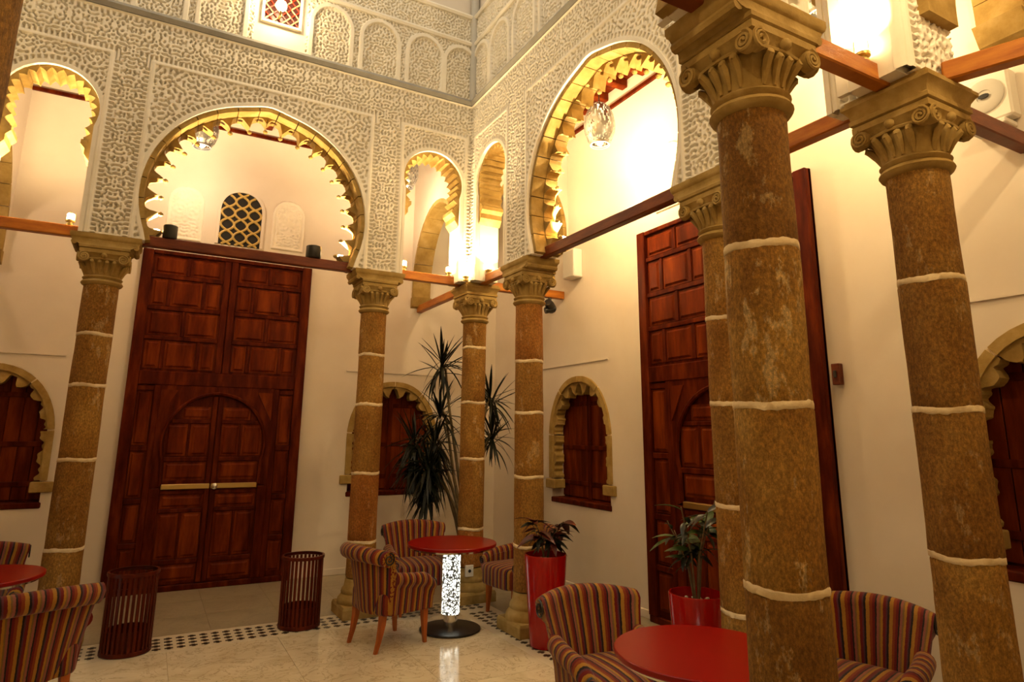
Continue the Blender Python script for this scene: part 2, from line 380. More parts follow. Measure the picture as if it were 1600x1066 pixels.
def arcade_relief(parent, u0, u1, z0, z1, arches, res, y, sgn=-1.0, f0_=0.0):
    """arches: (curve points, frame x0, x1, frame top)"""
    us = np.arange(u0, u1 + res * .5, res); zs = np.arange(z0, z1 + res * .5, res); U, Z = np.meshgrid(us, zs)
    H = 0.046 * samp(TILE_A, fold(U, 0.34, f0_), fold(Z, 0.42) + .3) - 0.020; keep = np.ones(U.shape, bool)
    edge_top = z1 - Z
    H = np.where(edge_top < 0.055, np.where(dots(U, 0.045), -0.018, 0.026), H); H = np.where(edge_top < 0.018, 0.026, H)
    H = np.where((Z - z0) < 0.05, np.where(dots(U, 0.045), -0.018, 0.026), H); H = np.where((Z - z0) < 0.015, 0.024, H)
    for pts, f0, f1, ft in arches:
        dx = np.maximum(np.maximum(f0 - U, U - f1), 0); dz = np.maximum(Z - ft, 0)
        dout = np.hypot(dx, dz); inn = (dout == 0); din = np.minimum(np.minimum(U - f0, f1 - U), ft - Z)
        along = np.where(np.abs(Z - ft) < 0.08, U, Z)
        bord = (dout > 0) & (dout < 0.05)
        H = np.where(bord, np.where(dots(along, 0.04, .5), -0.018, 0.026), H)
        H = np.where((dout > 0) & (dout < 0.014), 0.024, H)
        uc = (f0 + f1) / 2; dpt = dist_poly(pts, U, Z)
        Hs = 0.040 * samp(TILE_B, np.abs(U - uc), Z) - 0.020 if f1 - f0 > 1 else 0.042 * samp(TILE_A, np.abs(U - uc), Z) - 0.020
        ang = np.arctan2(Z - 3.9, U - uc)
        Hs = np.where(dpt < 0.085, np.where(dots(ang, 0.05, .5), -0.016, 0.022), Hs)
        Hs = np.where((dpt < 0.04) | ((dpt > 0.075) & (dpt < 0.09)), 0.021, Hs)
        H = np.where(inn, Hs, H)
        H = np.where(inn & (din < 0.03), 0.030, H)
        poly = list(pts); ins = inside(poly, U, Z) & (Z < max(p[1] for p in pts))
        keep &= ~(ins & (dpt > res * 1.1)); H = np.where(ins, -0.03, H)
    return sheet('carved_relief', U, Z, H, keep, y, M['stucco'], parent, sgn)

def arcade(name, loc, rz, x_end0, x_end1, arches, relief=True, back=None, rel_range=None):
    """arches sorted by centre: (kind, centre). Local x along the wall, court side at -y."""
    root = thing(name, loc, rz, kind='structure')
    poly = [(x_end0, ZC), (x_end0, ZI)]; data = []
    for kind, uc in arches:
        c = large_curve(uc) if kind == 'L' else small_curve(uc)
        poly += c; data.append((kind, uc, c))
    poly += [(x_end1, ZI), (x_end1, ZC)]
    MB().prism(poly, -TW + 0.024, TW - 0.024).build('wall_core', M['stucco'], root)
    fr = []
    for kind, uc, c in data:
        w = 1.045 if kind == 'L' else 0.39
        fr.append((c, uc - w, uc + w, 5.0))
        P = resample(c, 90 if kind == 'L' else 60); I = inward(P)
        mb = MB().strip(list(map(tuple, P + I * 0.004)), list(map(tuple, P - I * 0.026)), -TW - 0.028, -TW + 0.03)
        mb.build('arch_moulding', M['stucco'], root, smooth=30)
        cc = cut_from(c, 3.3)
        if kind == 'L':
            ring_pieces('voussoir', cc, 21, -0.002, 0.045, 0.0, -TW + 0.004, -0.005, M['sandstone'], root, gap=0.05, k=5)
            ring_pieces('cusped_voussoir', cc, 21, -0.002, 0.050, 0.125, -0.003, TW - 0.01, M['sandstone'], root, gap=0.03, bead=0.024, k=13, pw=0.5)
        else:
            ca = [p for p in c if p[1] > 4.0]
            ring_pieces('cusped_voussoir', ca, 19, -0.002, 0.025, 0.045, -TW + 0.008, TW - 0.01, M['sandstone'], root, gap=0.02, k=7, pw=1.3)
            for s in (-1, 1):      # little springer corbels
                x = uc + s * 0.325
                prof = [(x, 3.93), (x - s * .05, 4.0), (x - s * .05, 4.05), (x - s * .085, 4.09), (x - s * .085, 4.13), (x, 4.13)]
                MB().prism(prof, -TW + 0.01, TW - 0.01).build('springer', M['sandstone'], root)
    if relief:
        r0, r1 = rel_range or (x_end0, x_end1)
        arcade_relief(root, r0, r1, 3.305, ZC - 0.02, fr, 0.0066, -TW)
    if back:
        arcade_relief(root, back[0], back[1], 3.305, back[2], fr, 0.0082, TW, 1.0)
    return root

# left-hand arcade (parallel to the carved door wall), right-hand arcade, near arcade the camera looks through
aw = arcade('wall_arcade_back', (0, 0, 0), 0, XW - TW, TW, [('S', -4.10), ('L', -2.365), ('S', -0.61)], rel_range=(XW + TW, -TW))
ar = arcade('wall_arcade_right', (0, 0, 0), -PI / 2, TW, -YG - TW, [('S', 0.645), ('L', 2.44), ('S', 4.19)], rel_range=(TW, -YG - TW))
an = arcade('wall_arcade_front', (0, YG, 0), PI, -TW, -XW + TW, [('S', 0.61), ('L', 2.365), ('S', 4.10)], relief=False, back=(-TW, 1.75, 4.6))
aL = arcade('wall_arcade_left', (XW, YG, 0), PI / 2, TW, -YG - TW, [('S', 0.63), ('L', 2.40), ('S', 4.18)], relief=False)

# cornice ledges and upper storey walls
def upper(name, loc, rz, x0, x1, arch_c, win=None, relief=True):
    root = thing(name, loc, rz, kind='structure')
    MB().box(x0, x1, -TW + 0.046, TW, ZC, 7.6).build('wall_core', M['plaster'], root)
    MB().prism([(-TW + .02, ZC), (-TW - 0.05, ZC), (-TW - 0.075, ZC + 0.035), (-TW - 0.075, ZC + 0.06), (-TW - .02, ZC + 0.075), (-TW + .02, ZC + 0.075)], x0, x1)
    def rail(nm, z0, z1, out, m):
        r = [[(x, -TW + .02, z0), (x, -TW - out * .6, z0), (x, -TW - out, (z0 + z1) / 2), (x, -TW - out * .7, z1), (x, -TW + .02, z1)] for x in (x0, x1)]
        MB().rings(r).build(nm, m, root)
    rail('cornice_ledge', ZC - 0.01, ZC + 0.06, 0.07, M['ledge']); rail('ledge_fillet', ZC - 0.03, ZC - 0.01, 0.04, M['stucco'])
    if not relief: return root
    rail('string_course', 6.20, 6.25, 0.03, M['stucco']); rail('string_course', 6.56, 6.61, 0.035, M['stucco'])
    res = 0.0070; z0, z1 = ZC + 0.06, 6.56
    us = np.arange(x0, x1, res); zs = np.arange(z0, z1, res); U, Z = np.meshgrid(us, zs)
    H = 0.040 * samp(TILE_C, U, Z) - 0.020; keep = np.ones(U.shape, bool)
    for uc in arch_c:
        hw = 0.215; zsp = 5.90
        c = [(uc - hw, z0 - .1), (uc - hw, zsp)] + [(uc - hw * math.cos(PI * i / 14), zsp + 0.25 * math.sin(PI * i / 14)) for i in range(1, 14)] + [(uc + hw, zsp), (uc + hw, z0 - .1)]
        dp = dist_poly(c, U, Z); ins = inside(c, U, Z)
        H = np.where(ins, 0.040 * samp(TILE_A, np.abs(U - uc), Z) - 0.022, H)
        H = np.where(dp < 0.024, 0.042, H)
    if win is not None:
        H = np.where((np.abs(U - win) < 0.26) & (Z < 6.2), 0.004, H)
    sheet('carved_relief', U, Z, H, keep, -TW + 0.02, M['stucco'], root)
    return root
uw = upper('wall_upper_back', (0, 0, 0), 0, XW - TW, TW, [-3.94, -3.41, -2.88, -1.82, -1.29, -0.76, -0.31], win=-2.33)
ur = upper('wall_upper_right', (0, 0, 0), -PI / 2, TW, -YG - TW, [0.33, 0.80, 1.33, 1.86, 2.39, 2.92, 3.45, 3.98, 4.5])
un = upper('wall_upper_front', (0, YG, 0), PI, -TW, -XW + TW, [], relief=False)
ul = upper('wall_upper_left', (XW, YG, 0), PI / 2, TW, -YG - TW, [], relief=False)
# grey corner post of the upper storey
tr = thing('trim_1', (-TW - 0.005, -TW - 0.005, ZC + 0.05), kind='structure')
MB().lathe([(0.05, 0), (0.05, 2.0)], 12).build('corner_post', M['grille'], tr, smooth=True)

# ------------------------------------------------------------------ gallery walls
NICHE = []
def niche_outline(c, hw, z0, zs, ze, n=12, ogee=0.0):
    """pointed arch outline, left bottom -> apex -> right bottom"""
    p = [(c - hw, z0), (c - hw, zs)]; h = ze - zs
    for i in range(1, n + 1):
        t = i / n; p.append((c - hw * math.cos(t * PI / 2) ** 0.9 if t < 1 else c, zs + h * math.sin(t * PI / 2) ** 1.0 if t < 1 else ze))
    q = [(2 * c - x, z) for x, z in reversed(p[:-1])]
    return p + q
def wall(name, loc, rz, x0, x1, zt, holes, thick=0.32):
    root = thing(name, loc, rz, kind='structure')
    MB().prism([(x0, -0.02), (x1, -0.02), (x1, zt), (x0, zt)], 0.0, thick, holes).build('wall_core', M['plaster'], root)
    return root
nA, nB = -4.53, -0.30        # niche centres along the back wall
nC, nD = 0.30, 4.86          # niche centres along the right wall (local x = -world y)
def nhole(c): return niche_outline(c, 0.56, 0.92, 1.62, 2.27)
wb = wall('wall_back', (0, GY, 0), 0, -6.05, GX, 5.62, [nhole(nA), nhole(nB)])
wr = wall('wall_right', (GX, 0, 0), -PI / 2, -GY, 6.9, 5.62, [nhole(nC), nhole(nD)])
wl = wall('wall_left', (-6.05, -6.9, 0), PI / 2, 0, 8.7, 5.62, [])
wf = wall('wall_front', (GX, -6.9, 0), PI, 0, 7.3, 5.62, [])

def niche_window(name, loc, rz, c):
    root = thing(name, loc, rz, kind='structure')
    out = niche_outline(c, 0.60, 1.16, 1.62, 2.33)
    P = resample(out, 200); I = inward(P)
    # stone frame in six blocks, lobed inner edge
    cuts = [0.0, 0.17, 0.36, 0.5, 0.64, 0.83, 1.0]; nl = 13
    for a, b in zip(cuts[:-1], cuts[1:]):
        ts = np.linspace(a + 0.003, b - 0.003, 40); idx = ts * 199
        px, pz, nx, nz = (np.interp(idx, np.arange(200), q) for q in (P[:, 0], P[:, 1], I[:, 0], I[:, 1]))
        s = 2 * np.mod(ts * nl + 0.0, 1.0) - 1
        bb = 0.080 + (0.045 + 0.105 * np.exp(-((ts - .5) / .17) ** 2)) * np.abs(s) ** 1.5 + 0.012 * np.cos(s * PI * 3)
        o = list(zip(px, pz)); inn = list(zip(px + nx * bb, pz + nz * bb)); mid = list(zip(px + nx * 0.065, pz + nz * 0.065))
        mb = MB().strip(o, mid, -0.022, 0.12); mb.strip(mid, inn, 0.004, 0.12)
        mb.build('frame_stone', M['sandstone'], root)
    mo = MB(); mo.strip(list(map(tuple, P + I * 0.002)), list(map(tuple, P + I * 0.06)), -0.012, 0.05); mo.build('mortar_bed', M['mortar'], root)
    for s in (-1, 1):
        MB().box(c + s * 0.56 - 0.10, c + s * 0.56 + 0.10, -0.035, 0.12, 1.05, 1.155, 0.008).build('springer_block', M['sandstone'], root)
    # shutters: planks per leaf, central stile, bottom sill
    for s in (-1, 1):
        leaf = MB().box(min(c, c + s * .56) + 0.006, max(c, c + s * .56) - 0.006, 0.17, 0.20, 0.95, 2.27).build('shutter_leaf', M['wood'], root)
        for k in range(4):
            x = c + s * (0.025 + 0.134 * k)
            MB().box(min(x, x + s * .128), max(x, x + s * .128), 0.155, 0.17, 0.97, 2.25, 0.004).build('plank', M['wood_panel'], leaf)
        for z in (1.1, 1.5, 2.0):
            MB().box(min(c + s * .02, c + s * .54), max(c + s * .02, c + s * .54), 0.145, 0.16, z, z + 0.05, 0.004).build('batten', M['wood'], leaf)
    MB().box(c - 0.03, c + 0.03, 0.13, 0.17, 0.95, 2.25, 0.008).build('meeting_stile', M['wood'], root)
    MB().box(c - 0.575, c + 0.575, -0.012, 0.20, 0.895, 0.955, 0.01).build('sill', M['wood'], root)
    MB().box(c - 0.56, c + 0.56, 0.20, 0.23, 0.92, 2.27).build('backing', M['dark'], root)
    return root
niche_window('window_1', (0, GY, 0), 0, nA)
niche_window('window_2', (0, GY, 0), 0, nB)
niche_window('window_3', (GX, 0, 0), -PI / 2, nC)
niche_window('window_4', (GX, 0, 0), -PI / 2, nD)

# thin plaster moulding lines above the niches, baseboards
def bar(name, loc, rz, x0, x1, y0, y1, z0, z1, m, c=0.0):
    o = MB().box(x0, x1, y0, y1, z0, z1, c).build(name, m, None, loc=loc, rot=(0, 0, rz)); o['kind'] = 'structure'; return o
bar('trim_2', (0, GY, 0), 0, -5.2, -4.0 + 0.07, -0.012, 0.0, 2.435, 2.452, M['plaster'])
bar('trim_3', (0, GY, 0), 0, -0.95, 0.35, -0.012, 0.0, 2.435, 2.452, M['plaster'])
bar('trim_4', (GX, 0, 0), -PI / 2, -0.47, 0.87, -0.012, 0.0, 2.47, 2.487, M['plaster'])
bar('trim_5', (GX, 0, 0), -PI / 2, 4.25, 5.5, -0.012, 0.0, 2.47, 2.487, M['plaster'])
bar('baseboard_back', (0, GY, 0), 0, -1.45, GX, -0.015, 0.0, 0.0, 0.075, M['plaster'], 0.004)
bar('baseboard_back', (0, GY, 0), 0, -6.0, -3.40, -0.015, 0.0, 0.0, 0.075, M['plaster'], 0.004)
bar('baseboard_right', (GX, 0, 0), -PI / 2, -GY, 1.43, -0.015, 0.0, 0.0, 0.075, M['plaster'], 0.004)
bar('baseboard_right', (GX, 0, 0), -PI / 2, 3.50, 6.9, -0.015, 0.0, 0.0, 0.075, M['plaster'], 0.004)

# transverse arches from the corner columns to the gallery walls
def transverse(name, loc, rz, span, zs, R):
    """local x from corner column (0) to gallery wall (span)"""
    root = thing(name, loc, rz, kind='structure')
    x0, x1 = TW, span; c = (x0 + x1) / 2; hw = (x1 - x0) / 2 - 0.02
    pts = [(c - hw, zs), (c - hw, zs + .1)] + [(c - hw * math.cos(PI * i / 20), zs + 0.1 + R * math.sin(PI * i / 20)) for i in range(1, 20)] + [(c + hw, zs + .1), (c + hw, zs)]
    poly = [(x0, 5.5), (x0, zs)] + pts + [(x1, zs), (x1, 5.5)]
    MB().prism(poly, -0.13, 0.13).build('wall_core', M['plaster'], root)
    ring_pieces('voussoir', pts, 13, -0.003, 0.05, 0.0, -0.125, 0.125, M['sandstone'], root, gap=0.03, k=5)
    s = [(x1, zs - 0.14), (x1 - .06, zs - .12), (x1 - .1, zs - 0.04), (x1 - .12, zs), (x1, zs)]
    MB().prism(s, -0.13, 0.13).build('corbel', M['sandstone'], root)
    return root
transverse('wall_transverse_a', (0, 0, 0), PI / 2, GY, 3.48, 1.05)
transverse('wall_transverse_b', (0, 0, 0), 0, GX, 4.0, 0.72)
transverse('wall_transverse_c', (XW, 0, 0), PI / 2, GY, 3.48, 1.05)
transverse('wall_transverse_d', (0, YG, 0), 0, GX, 4.12, 0.72)
transverse('wall_transverse_e', (0, YG, 0), -PI / 2, 2.078, 3.6, 1.05)

# ------------------------------------------------------------------ floor
fl = thing('floor', (0, 0, 0), kind='structure')
MB().box(-6.05, GX, -6.9, GY, -0.10, -0.012).build('floor_bed', M['mortar'], fl)
def slabs(x0, x1, y0, y1, s, m):
    nx, ny = max(1, round((x1 - x0) / s)), max(1, round((y1 - y0) / s)); sx, sy = (x1 - x0) / nx, (y1 - y0) / ny
    me = MB().box(-sx / 2 + .0012, sx / 2 - .0012, -sy / 2 + .0012, sy / 2 - .0012, -0.012, 0.0).mesh('floor_slab', m)
    for i in range(nx):
        for j in range(ny): inst('floor_slab', me, fl, (x0 + sx * (i + .5), y0 + sy * (j + .5), 0))
MX0, MX1 = -0.31, 0.08        # mosaic band along the right arcade
MY0, MY1 = -0.42, 0.04        # mosaic band along the back arcade
slabs(XW + 0.3, MX0, YG + .35, MY0, 0.75, M['marble'])
slabs(-6.05, GX, MY1, GY, 0.58, M['slab'])
slabs(MX1, GX, -6.9, MY1, 0.58, M['slab'])
slabs(-6.05, XW - .08, -6.9, MY1, 0.7, M['slab']); slabs(XW - .08, MX1, -6.9, YG - .08, 0.7, M['slab'])
def mosaic(x0, x1, y0, y1, along_x):
    MB().box(x0, x1, y0, y1, -0.012, -0.0015).build('mosaic_bed', M['mosaic_light'], fl)
    mb = MB(); p = 0.088; b = 0.03
    X0, X1, Y0, Y1 = x0 + b, x1 - b, y0 + b, y1 - b
    nx, ny = int((X1 - X0) / p), int((Y1 - Y0) / p); ox = (X0 + X1 - nx * p) / 2; oy = (Y0 + Y1 - ny * p) / 2
    for i in range(nx):
        for j in range(ny):
            if (i + j) % 1: continue
            cx, cy = ox + p * (i + .5), oy + p * (j + .5); r = 0.030; t = 0.013
            for (dx, dy) in ((r, t), (t, r)):
                mb.box(cx - dx, cx + dx, cy - dy, cy + dy, -0.0015, 0.0003 if dx > dy else 0.0)
    mb.build('mosaic_tiles', M['mosaic_dark'], fl, kind='stuff')
mosaic(XW - .08, MX1, MY0, MY1, True); mosaic(MX0, MX1, YG - .08, MY0, False)
mosaic(XW - .08, XW + .3, YG - .08, MY0, False); mosaic(XW + .3, MX0, YG - .08, YG + .35, True)

# ------------------------------------------------------------------ gallery ceilings of dark wood
ce = thing('ceiling', (0, 0, 0), kind='structure')
for (x0, x1, y0, y1, ax) in ((-6.05, GX, TW, GY, 'y'), (TW, GX, -6.9, TW, 'x'), (-6.05, GX, -6.9, YG - TW, 'y'), (-6.05, XW - TW, YG, TW, 'x')):
    MB().box(x0, x1, y0, y1, ZCEIL + 0.1, ZCEIL + 0.16).build('ceiling_board', M['wood'], ce)
    if ax == 'y':
        n = int((x1 - x0) / 0.34)
        for k in range(n): MB().box(x0 + .17 + .34 * k - .045, x0 + .17 + .34 * k + .045, y0, y1, ZCEIL, ZCEIL + 0.1, 0.01).build('joist', M['wood_panel'], ce)
    else:
        n = int((y1 - y0) / 0.34)
        for k in range(n): MB().box(x0, x1, y0 + .17 + .34 * k - .045, y0 + .17 + .34 * k + .045, ZCEIL, ZCEIL + 0.1, 0.01).build('joist', M['wood_panel'], ce)
bar('trim_6', (0, GY, 0), 0, -6.05, GX, -0.03, 0.0, 5.33, 5.37, M['wood'])
bar('trim_7', (GX, 0, 0), -PI / 2, -GY, 6.9, -0.03, 0.0, 5.33, 5.37, M['wood'])

# ------------------------------------------------------------------ columns
def square(h, z, r=0.0, h2=None, n=6):
    """rounded square ring with n points a side, half sizes h (x) and h2 (y); r 0..1 blends to a circle"""
    h2 = h if h2 is None else h2; out = []
    for k in range(4 * n):
        a = 2 * PI * k / (4 * n) + PI / 4; c, s = math.cos(a), math.sin(a); q = max(abs(c), abs(s))
        sx, sy = c / q, s / q
        out.append(((sx * (1 - r) + c * r) * h, (sy * (1 - r) + s * r) * h2, z))
    return out
def make_capital():
    z = ZN; parts = {}
    cap = MB(); 
    cap.lathe([(0.128, z - .005), (0.150, z + .008), (0.158, z + .022), (0.150, z + .037), (0.134, z + .045), (0.146, z + .055), (0.152, z + .064), (0.140, z + .074)], 28)
    rings = [square(0.132, z + .07, 1.0), square(0.138, z + .12, 0.85), square(0.150, z + .18, 0.6), square(0.168, z + .235, 0.3), square(0.178, z + .25, 0.12), square(0.182, z + .255, 0.03), square(0.182, z + .285, 0.03), square(0.170, z + .29, 0.03)]
    cap.rings(rings)
    parts['capital'] = cap.mesh('capital', M['sandstone'], 35)
    parts['leaf'] = []
    for x in (-0.075, -0.025, 0.025, 0.075):
        pts = [(x * .8, -0.140 + abs(x) * .30, z + .085), (x * .9, -0.150 + abs(x) * .22, z + .13), (x, -0.162 + abs(x) * .1, z + .165), (x * 1.1, -0.178, z + .185), (x * 1.1, -0.183, z + .172)]
        parts['leaf'].append(MB().tube(pts, [0.008, 0.016, 0.019, 0.016, 0.005], 6).mesh('carved_leaf', M['sandstone'], 40))
    parts['fillet'] = MB().tube([(-0.12, -0.158, z + .203), (0, -0.168, z + .21), (0.12, -0.158, z + .203)], 0.010, 6).mesh('fillet', M['sandstone'], 40)
    parts['boss'] = MB().sphere((0, -0.178, z + .235), 0.024, 8, 5).mesh('boss', M['sandstone'], 40)
    parts['volute'] = []
    for sd in (-1, 1):
        vol = MB(); cx, cz, R = sd * 0.142, z + 0.212, 0.042
        vol.rings([[(cx + R * .95 * math.cos(a), yy, cz + R * .95 * math.sin(a)) for a in [2 * PI * k / 14 for k in range(14)]] for yy in (-0.150, -0.183)])
        sp = []
        for k in range(26):
            th = k / 25 * 2.3 * 2 * PI; r = R * (1 - 0.85 * k / 25); sp.append((cx - sd * r * math.cos(th + PI / 2), -0.187, cz + r * math.sin(th + PI / 2)))
        vol.tube(sp, 0.0075, 5); parts['volute'].append(vol.mesh('volute', M['sandstone'], 40))
    imp = MB()          # moulded impost block, longer along local x
    prof = [(0.178, 0.178, .290), (0.186, 0.186, .296), (0.186, 0.186, .315), (0.196, 0.176, .322), (0.215, 0.168, .335), (0.240, 0.166, .352), (0.252, 0.168, .372), (0.258, 0.176, .380), (0.262, 0.180, .395), (0.262, 0.180, 0.4214)]
    imp.rings([square(a, z + h, 0.0, b) for a, b, h in prof])
    for s in (-1, 1):
        imp.tube([(s * 0.226, -0.165, z + .337), (s * 0.226, 0.165, z + .337)], 0.024, 8)
    parts['impost'] = imp.mesh('impost', M['sandstone'], 35)
    ic = MB()
    profc = [(0.178, .290), (0.188, .296), (0.188, .315), (0.182, .322), (0.186, .345), (0.200, .368), (0.212, .380), (0.212, .398), (0.196, .402), (0.196, .4214)]
    ic.rings([square(a, z + h, 0.0) for a, h in profc]); parts['impost_corner'] = ic.mesh('impost', M['sandstone'], 35)
    bs = MB()
    bs.lathe([(0.20, .10), (0.205, .12), (0.20, .15), (0.178, .175), (0.168, .19), (0.172, .205), (0.165, .23), (0.148, .25), (0.140, .30), (0.137, .32)], 28)
    parts['base'] = bs.mesh('base_moulding', M['sandstone'], 35)
    pl = MB(); pl.rings([square(0.205, 0.0), square(0.205, 0.08), square(0.195, 0.105)]); parts['plinth'] = pl.mesh('plinth', M['sandstone'])
    pl = MB(); pl.lathe([(0.185, 0), (0.185, .05), (0.16, .055)], 8)
    return parts
CAP = make_capital()
def column(x, y, rz, joints, label, corner=False, seed=0, group=None, stone='column'):
    root = thing('stone_column', (x, y, 0), rz, label, 'column', group or 'courtyard columns')
    rng = random.Random(seed)
    for nm in ('plinth', 'base'):
        inst('plinth' if nm == 'plinth' else 'base_moulding', CAP[nm], root)
    zs = [0.32] + sorted(joints) + [ZN]
    def rad(z): return 0.1365 - 0.0065 * z / 2.9
    for a, b in zip(zs[:-1], zs[1:]):
        mb = MB(); n = 32; rings = []; ph = rng.random() * 6; dr = rng.uniform(-.0015, .0015)
        a2, b2 = a + 0.009, b - (0.009 if b < ZN else 0)
        hs = [a2, a2 + 0.008] + [a2 + 0.008 + (b2 - a2 - .016) * k / 6 for k in range(1, 6)] + [b2 - .008, b2]
        for i, h in enumerate(hs):
            e = -0.004 if i in (0, len(hs) - 1) else 0.0
            rings.append([((rad(h) + dr + e + 0.0022 * math.sin(3 * t + ph + h * 5) + rng.uniform(-.0012, .0012)) * math.cos(t), (rad(h) + dr + e + 0.0022 * math.sin(2 * t + ph * 2 + h * 7) + rng.uniform(-.0012, .0012)) * math.sin(t), h) for t in [2 * PI * k / n for k in range(n)]])
        mb.rings(rings); mb.build('drum', M[stone], root, smooth=50)
    for j in sorted(joints):
        mb = MB(); n = 40; rings = []
        for k, (dz, dr) in enumerate(((-.018, -.006), (-.010, .002), (.010, .002), (.018, -.006))):
            rings.append([((rad(j) + dr + .0015 * rng.random()) * math.cos(t), (rad(j) + dr + .0015 * rng.random()) * math.sin(t), j + dz + 0.006 * math.sin(3 * t + seed) + rng.uniform(-.004, .004)) for t in [2 * PI * i / n for i in range(n)]])
        mb.rings(rings); mb.build('mortar_joint', M['mortar'], root, smooth=50)
    cp = inst('capital', CAP['capital'], root)
    for f in range(4):
        for nm, ms in (('carved_leaf', CAP['leaf']), ('fillet', [CAP['fillet']]), ('boss', [CAP['boss']]), ('volute', CAP['volute'])):
            for me in ms: inst(nm, me, cp, rot=(0, 0, f * PI / 2))
    inst('impost', CAP['impost_corner' if corner else 'impost'], root)
    return root
H90 = PI / 2
colA = column(XA, 0, 0, [2.458, 2.032, 1.435, 0.75], 'sandstone column beside the left edge of the tall carved door, slatted basket at its foot', seed=1)
colB = column(XB, 0, 0, [2.442, 1.944, 1.282, 0.648], 'sandstone column right of the carved door, between two striped armchairs and the niche', seed=2)
colC = column(0, 0, 0, [2.597, 1.998, 1.406, 0.699], 'corner sandstone column behind the glowing round table, in front of the tall spiky plant', True, seed=3)
colD = column(0, YD, H90, [2.336, 1.86, 1.291, 0.701], 'sandstone column with a tall red planter of reddish leaves at its foot', seed=4)
colE = column(0, YE, H90, [2.375, 1.856, 1.271, 0.697], 'sandstone column half hidden behind the thicker-looking weathered column, before the second carved door', seed=5)
colF = column(XF, YG, 0, [2.349, 1.773, 1.168, 0.62], 'weathered brown column with flaking plaster beside the red table top', seed=6, stone='column_flaky')
colG = column(0, YG, 0, [2.366, 1.786, 1.179, 0.62], 'corner column under four meeting wooden beams near the white wall speaker', True, seed=7)
column(XF2, YG, 0, [2.15, 1.65, 1.1, 0.62], 'brown stone column of the near arcade, only its dark edge showing', seed=8)
column(XW, 0, 0, [2.45, 1.9, 1.3, 0.65], 'far left corner stone column behind the left table', True, seed=9)
for k, (yy, cn) in enumerate(((YD, False), (YE, False), (YG, True))):
    column(XW, yy, H90 if not cn else 0, [2.4, 1.85, 1.25, 0.65], ['first', 'second', 'last'][k] + ' stone column of the left side arcade, counted from the back corner', cn, seed=12 + k)

# ------------------------------------------------------------------ tie beams
def beam(p, q, label, m='beam', h=0.095, w=0.075, z=3.285):
    p = Vector((p[0], p[1], 0)); q = Vector((q[0], q[1], 0)); L = (q - p).length; d = (q - p).normalized()
    rz = math.atan2(d.y, d.x); o = MB().box(0, L, -w / 2, w / 2, 0, h, 0.007).build('tie_beam', M[m], None, loc=(p.x, p.y, z), rot=(0, 0, rz))
    return tag(o, label, 'beam', 'wooden tie beams')
beam((XW + .17, 0), (XA - .2, 0), 'orange wooden beam left of the carved door column, under the small lit arch')
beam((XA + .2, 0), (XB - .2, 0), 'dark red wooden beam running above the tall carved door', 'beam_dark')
beam((XB + .2, 0), (-.15, 0), 'short orange beam under the small arch beside the corner column')
beam((0, -.15), (0, YD + .2), 'short orange beam from the corner column to the column with red planter')
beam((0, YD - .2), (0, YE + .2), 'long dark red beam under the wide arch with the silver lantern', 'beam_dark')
beam((0, YE - .2), (0, YG + .17), 'orange beam between the half hidden column and the near corner column')
beam((-.17, YG), (XF + .2, YG), 'brown beam from the near corner column to the weathered column')
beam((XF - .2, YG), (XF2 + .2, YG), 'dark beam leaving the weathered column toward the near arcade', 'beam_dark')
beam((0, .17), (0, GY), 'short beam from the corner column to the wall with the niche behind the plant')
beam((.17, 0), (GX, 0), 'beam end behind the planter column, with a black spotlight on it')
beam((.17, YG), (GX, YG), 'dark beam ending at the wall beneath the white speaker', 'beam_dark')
beam((0, YG - .17), (0.70, -6.9), 'orange beam leading from the near corner column away from the courtyard')
beam((XW, .17), (XW, GY), 'beam from the far left corner column to the back wall', 'beam_dark')

